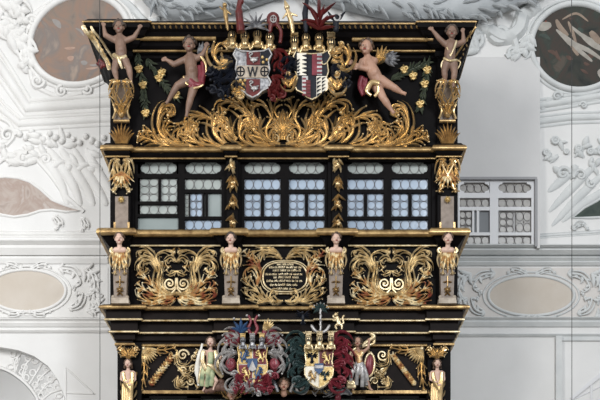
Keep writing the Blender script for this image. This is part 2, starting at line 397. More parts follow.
def paint(t, d0, cx, cy, rx, ry, rot, mats, n, seed, flow):
    rnd = random.Random(seed)
    for i in range(n):
        u = rnd.uniform(0, 6.28); r_ = math.sqrt(rnd.random())*.82; x = cx+rx*r_*math.cos(u); y = cy+ry*r_*math.sin(u)
        a = R(flow+rnd.uniform(-45, 45)); L = rnd.uniform(6, 13); k = rnd.uniform(-.5, .5)
        pts = spline([(x-L/2*math.cos(a), y-L/2*math.sin(a)), (x+k*4*math.sin(a), y-k*4*math.cos(a)), (x+L/2*math.cos(a), y+L/2*math.sin(a))], 5); N = len(pts)-1; w_ = rnd.uniform(1., 3.)
        b = MB(d0); b.tube(pts, [.1+w_*math.sin(math.pi*q/N) for q in range(N+1)], n=8, flat=.05, h=.95); b.build('painted_stroke', rnd.choice(mats), t)
def ex1(t):
    paint(t, cove, 78, 42, 42, 36, -24, [FIGG, FR1, FR1, FIGC], 16, 5, 20)
framed_oval('ceiling_fresco', 'large faded rose and grey oval fresco at upper left, in a white stucco frame', 80, 40, 51, 44, -24, FR1, STUC, 3.2, cove, extra=ex1)
def ex2(t):
    paint(t, cove, 577, 47, 42, 39, 12, [FR2, FIGB, FR4, FIGB, FR2], 26, 8, 35)
    figs(t, cove, [('painted_flag', FIGW, [([(536, 26), (543, 27), (551, 25)], 4.5)]),
                   ('painted_cross', FIGR, [([(538, 23), (544, 26), (550, 29)], .9), ([(542, 31), (546, 21)], .9)]),
                   ('painted_robe', FIGW, [([(556, 30), (562, 36), (570, 46)], 1.6), ([(562, 34), (574, 44), (590, 52), (604, 62)], 2.2), ([(566, 42), (580, 52), (592, 62)], 2.0), ([(580, 34), (592, 44), (606, 52)], 3), ([(599, 70), (608, 80)], 5), ([(570, 26), (582, 36), (596, 42)], 1.6)]),
                   ('painted_figure', FIGP, [([(556, 20), (560, 28), (568, 36)], 2.4), ([(568, 22), (572, 32), (576, 44)], 1.6), ([(570, 44), (578, 56)], 1.8), ([(590, 32), (600, 44)], 3.4), ([(562, 20), (576, 14), (588, 22)], 1.1)])])
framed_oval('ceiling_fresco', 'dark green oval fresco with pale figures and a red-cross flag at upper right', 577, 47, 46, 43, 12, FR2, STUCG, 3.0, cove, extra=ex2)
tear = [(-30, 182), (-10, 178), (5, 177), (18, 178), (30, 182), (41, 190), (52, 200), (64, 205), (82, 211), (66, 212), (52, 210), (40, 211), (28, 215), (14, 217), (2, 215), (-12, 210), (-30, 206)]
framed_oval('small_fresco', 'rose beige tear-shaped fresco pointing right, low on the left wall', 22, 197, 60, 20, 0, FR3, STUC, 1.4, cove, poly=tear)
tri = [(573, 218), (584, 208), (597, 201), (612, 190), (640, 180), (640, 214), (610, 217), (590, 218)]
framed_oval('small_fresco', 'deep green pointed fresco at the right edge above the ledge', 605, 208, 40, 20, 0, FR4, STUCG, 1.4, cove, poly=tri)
# beige ovals in the frieze
for cx, cy, rx, ry, nm, fm, lab in ((27, 291, 38, 20, 'oval_panel', STUC, 'beige oval plaster panel in the left frieze'), (531, 296, 42, 19, 'oval_panel', STUCG, 'beige oval plaster panel in the right frieze under the white window')):
    t = thing(nm, lab, 'wall panel', cx, cy, WB)
    b = MB(WB); b.box(cx-80 if cx < 100 else 452, 108 if cx < 100 else cx+90, 268, 317.5, -2, .7); b.build('ground', FRIEZE if cx > 100 else STUC, t, smooth=False)
    b = MB(WB); b.dome(ellipse(cx, cy, rx, ry, 48), 0, 1.2, 1.4); b.build('field', BEIGE, t)
    b = MB(WB); ring(b, ellipse(cx, cy, rx+1, ry+1, 48), 1.6, 8, 1.2); ring(b, ellipse(cx, cy, rx+6, ry+4.5, 48), 1.0, 8, 1.0); b.build('frame', fm, t)
    for s_ in (-1, 1):
        f = lambda x: cx+s_*x
        b = MB(WB); acanthus(b, [(f(rx-6), cy-22), (f(rx+8), cy-20), (f(rx+16), cy-8), (f(rx+8), cy-2)], 1.6, 6, 7, -s_, seed=3); b.build('scrollwork', fm, t)
        b = MB(WB); acanthus(b, [(f(rx+4), cy+18), (f(rx+14), cy+14), (f(rx+18), cy+3), (f(rx+11), cy+3)], 1.6, 5, 6, s_, seed=4); b.build('scrollwork', fm, t)
        b = MB(WB); acanthus(b, [(f(rx+18), cy-22), (f(rx+28), cy-14), (f(rx+30), cy), (f(rx+24), cy+6)], 1.6, 6, 8, 0, seed=5); b.build('scrollwork', fm, t)
        b = MB(WB); acanthus(b, [(f(rx+22), cy+21), (f(rx+34), cy+16), (f(rx+36), cy+4)], 1.6, 6, 7, 0, seed=6); b.build('scrollwork', fm, t)
        b = MB(WB); acanthus(b, [(f(4), cy-21), (f(16), cy-26), (f(24), cy-22)], 1.1, 4, 4, 0, seed=7); b.build('scrollwork', fm, t)
        b = MB(WB); acanthus(b, [(f(2), cy+21), (f(14), cy+24), (f(26), cy+20)], 1.1, 4, 3, 0, seed=8); b.build('scrollwork', fm, t)
# polygonal stucco moulding at upper left and sloping mouldings at upper right
def mould(name, cp, r, m, label=None, sm=4):
    b = MB(cove)
    for off, rr in ((0, r), (r*1.7, r*.5), (-r*1.7, r*.5)):
        P_ = [Vector((x, y)) for x, y in cp]; out = []
        for i in range(len(P_)):
            t = (P_[min(i+1, len(P_)-1)]-P_[max(i-1, 0)]).normalized(); out.append((P_[i].x-t.y*off, P_[i].y+t.x*off))
        for i in range(len(out)-1): b.tube([out[i], out[i+1]], rr, n=8, flat=.8)
        for q in out: b.ball(q[0], q[1], 0, rr, rr, rr*.8)
    return struct(b, name, m)
mould('trim_4', [(-60, -20), (0, 66), (28, 108), (112, 103)], 4.6, STUC)
mould('trim_5', [(-60, 30), (0, 108), (20, 124), (112, 119)], 3.4, STUC)
mould('trim_6', [(538, 106), (570, 101), (600, 96), (660, 76)], 3.4, STUCG)
mould('trim_7', [(538, 122), (570, 118), (640, 116)], 3.0, STUCG)
mould('trim_8', [(-60, 236), (0, 234), (112, 234)], 1.6, STUC)
mould('trim_9', [(540, 236), (600, 232), (680, 232)], 1.2, STUCG)

# stucco reliefs (each cluster a thing)
def relief(label, cx, cy, m, fn, d0=cove, name='stucco_relief'):
    t = thing(name, label, 'stucco ornament', cx, cy, d0(cy) if callable(d0) else d0)
    parts = fn()
    for nm, mb in parts: mb.build(nm, m, t)
    return t
def r1():
    a = MB(cove)
    acanthus(a, [(2, 4), (16, 6), (24, 18), (16, 26)], 4, 5, 12, 0, seed=11, lw=5); acanthus(a, [(8, 36), (22, 44), (30, 58), (24, 68)], 4, 5, 12, 0, seed=12, lw=5)
    acanthus(a, [(-10, 20), (8, 30), (20, 36)], 4, 5, 12, 0, seed=13, lw=5)
    c = MB(cove)
    volute(c, 27, 58, 7, 1.3, 90, 1, 2.6); volute(c, 38, 82, 7, 1.4, 0, -1, 2.6); volute(c, 33, 22, 7, 1.3, 200, -1, 2.6); volute(c, 62, 92, 6, 1.3, 90, 1, 2.2)
    c.tube(spline([(30, 70), (34, 84), (46, 92), (62, 97), (82, 93)], 6), 2.6, flat=.8); volute(c, 88, 90, 5, 1.3, 200, 1, 2.0)
    c.tube(spline([(26, 44), (24, 54), (27, 66)], 6), 2.6, flat=.8); c.tube(spline([(46, 6), (36, 14), (28, 30)], 6), 3, flat=.8)
    return [('foliage', a), ('scroll', c)]
relief('white stucco scrollwork curling round the lower left of the big faded oval', 22, 50, STUC, r1)
def r2():
    a = MB(cove); rnd = random.Random(5)
    for i in range(38):
        x = rnd.uniform(2, 104); y = 136+rnd.uniform(-6, 26)+x*.12
        leaf(a, x, y, rnd.uniform(120, 210), rnd.uniform(8, 18), rnd.uniform(4, 7), rnd.uniform(-60, 60), .3, 2.2)
    c = MB(cove)
    for i in range(15):
        x = 20+i*6.0; y = 135+math.sin(i*2.1)*4+i*.5; c.ball(x, y, 1.5, rnd.uniform(2.2, 3.6))
    e = MB(cove)
    for i in range(5):
        x0 = 46+i*13; e.tube(spline([(x0-12, 148), (x0, 160+i*3), (x0+14, 182+i*3), (x0+22, 206)], 6), [2+3.2*math.sin(math.pi*k/18)**.8 if 0 < k < 18 else 1. for k in range(19)], n=10, flat=.55)
    e.tube(spline([(24, 146), (48, 172), (66, 196), (84, 212)], 6), 2.4, flat=.9)
    volute(e, 8, 136, 8, 1.3, 0, 1, 2.5); volute(e, 24, 160, 7, 1.0, 60, 1, 3.2); volute(e, 46, 160, 6, 1.2, 160, -1, 2.2)
    e.tube(spline([(0, 118), (10, 124), (14, 136), (6, 146)], 6), 2.6)
    g = MB(cove); acanthus(g, [(54, 216), (60, 224), (56, 230)], 1.4, 3, 4, 0, seed=40); acanthus(g, [(82, 218), (86, 226), (82, 231)], 1.4, 3, 4, 0, seed=41)
    return [('foliage', a), ('fruit', c), ('drapery', e), ('sprig', g)]
relief('white stucco garland with fruit and falling folds, spread above the tear-shaped fresco', 55, 160, STUC, r2)
def r3():
    a = MB(cove); rnd = random.Random(9)
    for i in range(26):
        x = rnd.uniform(544, 612); y = 158+rnd.uniform(-14, 16)
        leaf(a, x, y, rnd.uniform(0, 360), rnd.uniform(7, 13), rnd.uniform(3.5, 6), rnd.uniform(-60, 60), .3, 2.0)
    ros = []
    for x, y, r in ((555, 141, 4.4), (578, 149, 4), (590, 152, 3.6), (546, 153, 3.6), (600, 152, 3.6), (566, 152, 3)):
        c = MB(cove); ring(c, ellipse(x, y, r*.7, r*.7, 12), r*.35, 6, 2); c.ball(x, y, 1.5, r*.5); ros.append(('rosette', c))
    e = MB(cove)
    for cp in ([(606, 172), (590, 186), (572, 204), (552, 226)], [(600, 160), (582, 178), (564, 196), (549, 212)], [(612, 184), (596, 196), (580, 206), (562, 222)], [(578, 166), (562, 180), (548, 192)]):
        pp = spline(cp, 6); n_ = len(pp)-1; e.tube(pp, [1+3.6*math.sin(math.pi*min(.999, max(.001, k/n_)))**.8 for k in range(n_+1)], n=10, flat=.5)
    volute(e, 563, 174, 7, 1.3, 0, 1, 2.4); volute(e, 580, 176, 7, 1.2, 200, -1, 2.2); volute(e, 591, 184, 5, 1.2, 120, 1, 2)
    g = MB(cove); acanthus(g, [(572, 230), (580, 224), (588, 230)], 1.2, 4, 4, 0, seed=44)
    return [('foliage', a), ('drapery', e), ('sprig', g)]+ros
relief('grey-white stucco roses, volutes and long folds left of the green pointed fresco', 575, 180, STUCG, r3)
def r4():
    c = MB(lambda y: cove(y))
    c.tube(spline([(540, 8), (524, 14), (518, 30), (504, 38), (488, 30), (476, 28)], 8), [5, 5, 6, 6, 7, 7, 8, 8]+[8]*24+[5]*8+[3], flat=.8)
    volute(c, 500, 34, 10, 1.3, 200, 1, 4); volute(c, 474, 42, 10, 1.2, 90, -1, 3); c.tube(spline([(520, 14), (513, 32), (516, 50), (506, 58)], 8), 4)
    volute(c, 512, 54, 6, 1.2, 0, 1, 2.6); volute(c, 470, 30, 7, 1.2, 0, 1, 2.6)
    a = MB(cove); acanthus(a, [(530, 36), (524, 52), (512, 56)], 3, 5, 10, 0, seed=60, lw=4); acanthus(a, [(478, 52), (470, 44), (480, 34)], 3, 5, 10, 0, seed=61, lw=4)
    return [('scroll', c), ('foliage', a)]
relief('grey-white stucco scroll between the canopy and the dark green oval', 505, 35, STUCG, r4)
def r4b():
    c = MB(cove); c.tube(spline([(542, 110), (552, 98), (572, 104), (590, 100), (610, 104)], 6), 2, flat=.7); volute(c, 557, 97, 5, 1.2, 0, 1, 1.8); volute(c, 583, 106, 4, 1.2, 180, -1, 1.6)
    return [('scroll', c)]
relief('small grey-white stucco scroll just below the dark green oval', 570, 102, STUCG, r4b)
SOFT = False
# thick feathered stucco garland above the canopy
def garland(label, cp, r, m, seed, cnt, L=14, drop=0):
    t = thing('feather_garland', label, 'stucco ornament', cp[len(cp)//2][0], cp[len(cp)//2][1], -.9)
    b = MB(-.92); pts = spline(cp, 10); N = len(pts)
    b.tube(pts, [r*(.75+.3*math.sin(math.pi*i/(N-1))) for i in range(N)], n=12, flat=.9); b.build('core', m, t)
    rnd = random.Random(seed); f = MB(-.92)
    for i in range(cnt):
        u = rnd.random(); p = pts[int(u*(N-1))]; th = rnd.uniform(-1.35, 1.35)
        x = p.x; y = p.y+math.sin(th)*r*.85; hh = math.cos(th)*r*.8
        q = pts[min(N-1, int(u*(N-1))+1)]-pts[max(0, int(u*(N-1))-1)]; a = math.degrees(math.atan2(-q.y, q.x))
        leaf(f, x, y, a+rnd.uniform(-28, 28)+(-25 if th > .3 else 15), L*rnd.uniform(.7, 1.3), L*.26, rnd.uniform(-55, 55), hh, 2.6, sect=RIDGE)
    f.build('feathers', m, t); return t
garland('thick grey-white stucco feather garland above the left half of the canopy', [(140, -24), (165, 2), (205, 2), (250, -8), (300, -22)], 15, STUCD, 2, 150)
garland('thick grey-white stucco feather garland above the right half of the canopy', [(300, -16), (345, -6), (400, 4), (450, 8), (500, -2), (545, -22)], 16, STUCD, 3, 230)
b = MB(cove)
for cp, r in (([(176, -10), (190, 10), (216, 14), (240, 10)], 4), ([(120, -2), (132, 8), (146, 22), (160, 20)], 4)): b.tube(spline(cp, 6), r, flat=.8)
tag(b.build('stucco_ribbon', STUCG), 'grey-white stucco ribbon band emerging behind the canopy top at left', 'stucco ornament')

SOFT = False
# ---------------- opening at bottom left with its carved openwork
b = MB(-2.6); b.box(-120, 110, 330, 440, -5, 0); struct(b, 'wall_left', WALL, smooth=False)
t = thing('arch_tracery', 'white pierced stucco tracery inside the arch at bottom left', 'tracery', 30, 370, -1.35)
b = MB(-1.32)
o_ = spline([(-40, 346), (0, 347), (34, 356), (56, 374), (68, 402)], 8); i_ = spline([(-40, 364), (0, 368), (22, 380), (36, 396), (40, 410)], 8)
ring_ = [(p.x, p.y) for p in o_]+[(p.x, p.y) for p in reversed(i_[:18])]
b.tube(i_, 2.2, flat=1.5); b.tube(o_, 2., flat=1.5)
b.build('rim', STUC, t)
b = MB(-1.34); b.plate([(p.x, p.y) for p in o_[:14]]+[(p.x, p.y) for p in reversed(i_[:14])], 0, 1.4); b.build('plain_web', STUC, t, smooth=False)
b = MB(-1.32); rnd = random.Random(3)
def mid_(u, v):
    i = min(len(o_)-2, int(u)); p = o_[i]; q = i_[min(len(i_)-1, i)]; return (p.x+(q.x-p.x)*v, p.y+(q.y-p.y)*v)
for u in range(12, 32, 3):
    for v in (.2, .5, .8):
        x, y = mid_(u+rnd.uniform(-.8, .8), v+rnd.uniform(-.06, .06)); ring(b, ellipse(x, y, rnd.uniform(2.2, 3.4), rnd.uniform(2., 3.2), 12), 1.0, 6)
for u in range(13, 33, 3): b.tube(spline([(*mid_(u, 0), 0), (*mid_(u+rnd.uniform(-1, 1), .5), 0), (*mid_(u, 1), 0)], 4), 1.2)
b.build('lattice', STUC, t)
mould_b = MB(WB)
for cp in ([(66, 368), (94, 394)], [(66, 368), (66, 405)], [(66, 393), (95, 394)]): mould_b.tube(cp, 1., n=6)
struct(mould_b, 'trim_10', STUC)
# right lower niche
b = MB(WB); b.box(555, 561, 337, 430, -2, 5); b.box(561, 860, 337, 341, -2, 2); struct(b, 'trim_11', STUCG, smooth=False)
b = MB(WB); b.plate([(572, 400), (592, 384), (600, 378), (600, 373), (590, 381), (570, 398)], 0, 1.6); b.box(590, 592, 384, 410, 0, 1.2); b.tube([(570, 401), (640, 368)], .8)
struct(b, 'trim_12', WFRAME, smooth=False)

# ================================================================== THE GALLERY
G = thing('church_gallery', 'black and gold baroque wooden gallery box projecting from the white church wall', 'gallery', 283, 400, -.5)
def bx(name, m, *a, d0=0., parent=G):
    b = MB(d0); 
    for q in a: b.box(*q)
    return b.build(name, m, parent, smooth=False)
# carcass: side walls, floors, backs so it is a real box
bx('upper_panel', BLACK, (112, 450, 24, 60, -90, 0), (112, 456, 60, 148, -90, 0))
bx('parapet_panel', BLACK, (112, 456, 236, 305, -90, -.5))
bx('lower_panel', BROWN, (119, 450, 340, 393, -86, -9), (119, 141, 393, 440, -86, -9), (427, 450, 393, 440, -86, -9))
bx('side_wall', BLACK, (112, 134, 148, 236, -90, -2)); bx('side_wall', BLACK, (432, 456, 148, 236, -90, -2))
bx('window_post', BLACK, (226, 240, 150, 236, -12, 0)); bx('window_post', BLACK, (328, 344, 150, 236, -12, 0))
bx('interior_wall', CREAM, (134, 432, 150, 236, -90, -80))
IN = [(110, 130), (227, 237), (331, 342), (439, 457)]
# pilaster strips behind the carvings
for a_, b_ in ((111, 131), (437, 457)):
    bx('pilaster', BLACK, (a_, b_, 58, 148, 0, 5)); bx('pilaster', BLACK, (a_, b_, 156, 231, 0, 5)); bx('pilaster', BLACK, (a_, b_, 240, 306, 0, 5))
for a_, b_ in ((227, 238), (332, 343)): bx('pilaster', BLACK, (a_, b_, 156, 231, 0, 3))
for a_, b_ in ((221, 242), (326, 347)): bx('pilaster', BLACK, (a_, b_, 240, 306, 0, 3))
for a_, b_ in ((117, 141), (428, 451)): bx('pilaster', BLACK, (a_, b_, 342, 420, -9, -3))
# canopy cornice
OT = outline([(110, 131), (437, 449)], 0, .04, 111, 449)
C1 = sweep(OT, [(-.04, 62), (0, 62), (.03, 58), (.03, 53), (.07, 50), (.10, 46), (.12, 41), (.16, 37), (.19, 32), (.22, 29), (.225, 23), (.19, 21), (-.04, 21)], name='canopy_cornice', m=BLACK, parent=G)
for ov, py, r, m_ in ((.228, 23.5, 1.0, GOLDW),):
    sweep(OT, roundprof(ov, py, r), True, 'gilded_moulding', m_, C1, True)
b = MB(0)
for x0, x1, y, r, h in ((136, 216, 38.5, 2.3, 14.5), (352, 433, 39.5, 2.1, 14.5), (133, 435, 51, 1.2, 8.5)):
    b = MB(h*.01); b.tube([(x0, y, 0), (x1, y, 0)], r, n=12); b.build('gilded_moulding', GOLDW, C1)
b = MB(.225); x = 86.
while x < 474:
    leaf(b, x, 25.5, -75, 4.0, 2.4, 20, .2, .8, n=4); x += 5.6
b.build('gilded_leaf_edge', GOLDW, C1)
# mitre edges of the canopy: pale gilded border at left, dark with gold leaves at right
def edge3(pts3, r, name, m, parent, n=8):
    off = wloc(parent); b = MB(0); rows = []
    for i, p in enumerate(pts3):
        rows.append([(p[0]+r*math.cos(2*math.pi*k/n), p[1], p[2]+r*math.sin(2*math.pi*k/n)) for k in range(n)])
    base = 0
    for rr in rows: b.v += rr
    for i in range(len(rows)-1):
        for j in range(n): b.f.append((i*n+j, i*n+(j+1) % n, (i+1)*n+(j+1) % n, (i+1)*n+j))
    b.f += [tuple(range(n)), tuple((len(rows)-1)*n+j for j in range(n))]
    return b.build(name, m, parent)
prof = [(.225, 27), (.20, 32), (.17, 36), (.13, 42), (.10, 48), (.07, 53), (.03, 60), (.01, 68)]
def corner(sgn, ov, py, inn=0.):
    xb = X(111) if sgn < 0 else X(449)
    return (xb+sgn*(ov+.0)-sgn*inn, -(ov+.05), Z(py, ov+.05))
edge3([corner(-1, o, p) for o, p in prof], .022, 'gilded_corner_border', GPALE, C1)
edge3([corner(-1, o, p, .075) for o, p in prof], .012, 'gilded_corner_border', GPALE, C1)
b = MB(.2)
for i in range(9):
    y = 26+i*4.6; x = 86.5+(y-24)*.56; leaf(b, x, y, -58, 6, 4.2, 10 if i % 2 else -10, 1.2, .8, sect=RIDGE)
b.build('carved_leaf_border', GPALE, C1)
edge3([corner(1, o, p) for o, p in prof], .009, 'gilded_corner_border', GOLDW, C1)
b = MB(.2)
for i in range(11):
    y = 27+i*4.4; x = 474.0-(y-24)*.38; leaf(b, x, y, -112+(-25 if i % 2 else 25), 3.6, 1.7, 20, 1, .8)
b.build('carved_leaf_border', GOLDW, C1)
# side return boards visible under the canopy corners
b = MB(0)
b.plate([(470, 25), (477, 26), (458, 76), (452, 72)], 2, 12); b.build('corner_board', BLACK, C1, smooth=False)

# cornice above the windows
OA = outline([(110, 127), (229, 234), (332, 345), (439, 457)], 0, .05)
C2 = sweep(OA, [(-.04, 162), (.0, 162), (.02, 160), (.02, 157.5), (.045, 154), (.055, 147), (.03, 145), (-.04, 145)], name='upper_cornice', m=BLACK, parent=G)
sweep(OA, roundprof(.055, 149.6, 3.0, .9), True, 'gilded_moulding', GOLDW, C2, True)
sweep(OA, roundprof(.028, 158.4, 1.1), True, 'gilded_moulding', GOLDW, C2, True)
# sill cornice under the windows
OB = outline([(110, 127), (222, 238), (327, 346), (439, 457)], 0, .05)
C3 = sweep(OB, [(-.04, 248), (0, 248), (.02, 245), (.05, 240), (.08, 236), (.085, 229.5), (-.04, 229.5)], name='sill_cornice', m=BLACK, parent=G)
sweep(OB, roundprof(.082, 233.2, 3.9, .8), True, 'gilded_moulding', GOLDW, C3, True)
for a_, b_ in ((131, 221), (243, 326), (348, 437)):
    b = MB(0); b.tube([(a_, 246.3, 2), (b_, 246.3, 2)], 1., n=8); b.build('gilded_moulding', GPALE, C3)
# stepped corbel cornice under the parapet
OC = outline([(110, 130), (222, 241), (327, 346), (438, 457)], 0, .05)
OC = [(x, d if d < -.5 else d-.10) for x, d in OC]
OC[0] = (X(119), OC[0][1]); OC[1] = (X(119), OC[1][1]); OC[-1] = (X(450), OC[-1][1]); OC[-2] = (X(450), OC[-2][1])
C4 = sweep(OC, [(-.04, 346), (0, 346), (.025, 344), (.025, 340), (.05, 338), (.05, 332), (.08, 330), (.08, 320), (.12, 318), (.12, 309), (.15, 307), (.15, 303), (-.04, 302)], name='corbel_cornice', m=BROWN, parent=G)
for ov, py, r, m_ in ((.158, 305.6, 2.3, GOLDW), (.125, 318, 1.2, GPALE), (.085, 330.4, 1.2, GPALE), (.03, 343, 1.7, GOLDW)):
    sweep(OC, roundprof(ov, py, r), True, 'gilded_moulding', m_, C4, True)
# bottom rail
b = MB(-.09); b.box(141, 428, 391, 394, 0, 3); b.build('bottom_rail', GOLDW, G, smooth=False)
# lower windows just beginning
bx('lower_frame', BLACK, (141, 148, 394, 440, -30, -10), (186, 200, 394, 440, -30, -10), (226, 330, 394, 440, -30, -10), (366, 380, 394, 440, -30, -10), (420, 428, 394, 440, -30, -10), (141, 428, 394, 396.5, -30, -10))
bx('lower_pane', GLASSG, (148, 226, 396, 440, -18, -16)); bx('lower_pane', GLASSG, (330, 420, 396, 440, -18, -16))

# ---------------- windows
def came(light, r, cols, rows_, off=0):
    x0, x1, y0, y1 = light; b = MB(-.05)
    w_ = (x1-x0)/cols; hh = (y1-y0)/rows_; rr = min(w_, hh)/2
    for i in range(cols):
        for j in range(rows_):
            ring(b, ellipse(x0+w_*(i+.5), y0+hh*(j+.5), w_/2-.15, hh/2-.15 if hh < w_*1.4 else rr, 20), r, 5, .4)
    for i in range(1, cols):
        for j in range(0, rows_+1):
            y = y0+hh*j; b.tube([(x0+w_*i, max(y0, y-1.4), .4), (x0+w_*i, min(y1, y+1.4), .4)], r*.8, n=4)
    for j in range(1, rows_):
        for i in range(0, cols+1):
            x = x0+w_*i; b.tube([(max(x0, x-1.4), y0+hh*j, .4), (min(x1, x+1.4), y0+hh*j, .4)], r*.8, n=4)
    return b
def casement(label, x0, x1, lights, d0, fm, glass, name='leaded_window', group='leaded windows of the gallery', bar=1.0, frame_y=(160, 232), cat='window'):
    """lights: (x0,x1,y0,y1,cols,rows,kind)"""
    t = thing(name, label, cat, (x0+x1)/2, frame_y[1], d0, group)
    y0, y1 = frame_y
    # frame made of bars round every light
    f = MB(d0)
    ys = sorted({round(l[2], 1) for l in lights}|{round(l[3], 1) for l in lights})
    f.box(x0, min(l[0] for l in lights), y0, y1, -3, 2); f.box(max(l[1] for l in lights), x1, y0, y1, -3, 2)
    xa = min(l[0] for l in lights); xb = max(l[1] for l in lights)
    rowset = sorted({(l[2], l[3]) for l in lights}); prev = y0
    for a, b_ in rowset:
        if a-prev > .2: f.box(xa, xb, prev, a, -3, 1.9)
        prev = b_
    if y1-prev > .2: f.box(xa, xb, prev, y1, -3, 1.9)
    f.build('frame', fm, t, smooth=False)
    mm = MB(d0); any_ = False
    for a, b_ in rowset:
        ls = sorted([l for l in lights if (l[2], l[3]) == (a, b_)])
        for u, v in zip(ls[:-1], ls[1:]): mm.box(u[1], v[0], a, b_, -3, 1.4); any_ = True
    if any_: mm.build('mullion', fm, t, smooth=False)
    for l in lights:
        lx0, lx1, ly0, ly1, c_, r_, kind = l
        g = MB(d0)
        gm = {'b': GLASS, 'g': GLASSG, 'p': GLASSP, 'w': GLASSW, 'd': GLASSD}[kind[0]]
        g.box(lx0, lx1, ly0, ly1, -2, -1.4); pn = g.build('pane', gm, t, smooth=False)
        if 'e' in kind:           # eared top light: corner pieces narrow its ends
            k = MB(d0); ym = (ly0+ly1)/2; h_ = (ly1-ly0)/2
            for sx in (0, 1):
                for sy in (-1, 1):
                    ex = lx0 if sx == 0 else lx1; q = 1 if sx == 0 else -1
                    arc = [(ex, ym+sy*h_)]+[(ex+q*4.5, ym+sy*h_)]+[(ex+q*(4.5-1.2*u), ym+sy*(h_-1-.2*u)) for u in (0,)]+[(ex+q*(3.6-3.6*math.sin(R(a))), ym+sy*(h_-1.6)*(1-(1-math.cos(R(a)))) ) for a in (0, 30, 60, 90)]
                    k.plate(arc, -3, 1.8)
            k.build('corner_piece', fm, t, smooth=False)
        if c_:
            cb = came((lx0, lx1, ly0, ly1), .28, c_, r_); cb.d0 = d0
            cb.v = []; cb.f = []
            cb2 = MB(d0-.012)
            w_ = (lx1-lx0)/c_; hh = (ly1-ly0)/r_
            for i in range(c_):
                for j in range(r_): ring(cb2, ellipse(lx0+w_*(i+.5), ly0+hh*(j+.5), w_/2-.1, min(hh/2, w_/2*1.25)-.1, 18), .26, 5, .2)
            for i in range(1, c_):
                for j in range(0, r_+1):
                    y = ly0+hh*j; cb2.tube([(lx0+w_*i, max(ly0, y-1.3), .2), (lx0+w_*i, min(ly1, y+1.3), .2)], .24, n=4)
            for j in range(1, r_):
                for i in range(0, c_+1):
                    x = lx0+w_*i; cb2.tube([(max(lx0, x-1.3), ly0+hh*j, .2), (min(lx1, x+1.3), ly0+hh*j, .2)], .24, n=4)
            cb2.build('lead_came', LEAD, pn)
            if False:
                bl = MB(d0-.014)   # bulging bullseye discs
                for i in range(c_):
                    for j in range(r_):
                        bl.ball(lx0+w_*(i+.5), ly0+hh*(j+.5), 0, w_/2*.8, min(hh, w_)/2*.8, .5, nu=12, nv=6)
                bl.build('bullseye', gm, pn)
    return t
DW = -.06
std = lambda a, b, s: [(a, b, 162, 174.5, 4, 1, 'ge'), (a, b, 179, 190, 4, 1, 'b'), (a, s-1.6, 193.5, 217, 2, 3, 'b'), (s+1.6, b, 193.5, 217, 2, 3, 'b'), (a, b, 220, 230, 4, 1, 'b')]
casement('black leaded window farthest left on the gallery, its plain bottom pane slid open', 134, 181, [(140.5, 177, 162, 174.5, 4, 1, 'ge'), (140, 158.5, 178.5, 202, 2, 3, 'g'), (161, 177, 178.5, 202, 2, 3, 'g'), (140, 177, 205, 214.5, 4, 1, 'g'), (138, 178.5, 217.5, 231, 0, 0, 'p')], DW, BLACK, None)
casement('black leaded window second from left, with a dull plain pane in its sash', 181, 227, [(185.5, 221.5, 162, 174.5, 4, 1, 'ge'), (185, 221.5, 179, 190, 4, 1, 'g'), (185, 189, 193.5, 217, 1, 3, 'g'), (190, 202.5, 193.5, 217, 2, 3, 'b'), (204.5, 205.5, 193.5, 217, 0, 0, 'g'), (208, 221.5, 193.5, 217, 0, 0, 'p'), (185, 221.5, 220, 230, 4, 1, 'b')], DW, BLACK, None)
casement('black leaded window just right of the inner left gilded drop', 239, 284.5, std(244.5, 280.5, 262.5), DW, BLACK, None)
casement('black leaded window just left of the inner right gilded drop', 284.5, 331, std(289, 324.5, 306.5), DW, BLACK, None)
casement('black leaded window just right of the inner right gilded drop', 343, 387, std(347.5, 383.5, 365.5), DW, BLACK, None)
casement('black leaded window farthest right on the gallery, beside the outer carved pilaster', 387, 433, std(391.5, 428, 410), DW, BLACK, None)
wl = lambda a, b: [(a, b, 183, 193.5, 4, 1, 'we'), (a, b, 198.5, 207.5, 4, 1, 'w')]
DR = -1.12
casement('white framed leaded window nearest the gallery in the plain right wall', 458, 494, wl(459.5, 489)+[(459.5, 472, 211, 233, 2, 3, 'w'), (474, 476.5, 211, 233, 0, 0, 'd'), (479, 489.5, 211, 233, 0, 0, 'd'), (459.5, 489, 236, 245, 4, 1, 'w')], DR, WFRAME, None, frame_y=(179.5, 246.5), group='white leaded windows')
casement('white framed leaded window at the right end of the plain right wall', 494, 535, wl(498, 531)+[(499.5, 513.5, 212, 233, 2, 3, 'w'), (516, 531, 211, 233, 2, 2, 'w'), (498, 531, 236, 245, 4, 1, 'w')], DR, WFRAME, None, frame_y=(179.5, 246.5), group='white leaded windows')

# ================================================================== CARVED ORNAMENT
AX = 283
REF = .025
# big acanthus frieze above the windows
t = thing('acanthus_frieze', 'wide gilded openwork of acanthus scrolls running above the windows between the corner pilasters', 'carved ornament', AX, 147, .02)
def both(name, m, fn, ax, d0, t):
    for s_ in (-1, 1):
        b = MB(d0); fn(b, (lambda x, y: (ax+s_*x, y)), s_); b.build(name, m, t)
def F1(b, f, s):
    acanthus(b, [f(0, 146), f(18, 144), f(26, 134), f(24, 122), f(33, 113)], 2.4, 6, 11, 0, 1, 2, seed=21, lw=3)
    volute(b, *f(8, 138), 6.5, 1.6, 90, -s if s > 0 else 1, 1.6, 2)
    acanthus(b, [f(3, 145), f(13, 142), f(17, 130), f(12, 118), f(20, 106), f(31, 106)], 2.6, 7, 10, s, 2.5, 2.2, seed=1, lw=3.2)
    acanthus(b, [f(1, 140), f(3, 124), f(9, 110), f(6, 99)], 2.0, 5, 9, 0, 2, 2, seed=2, lw=3)
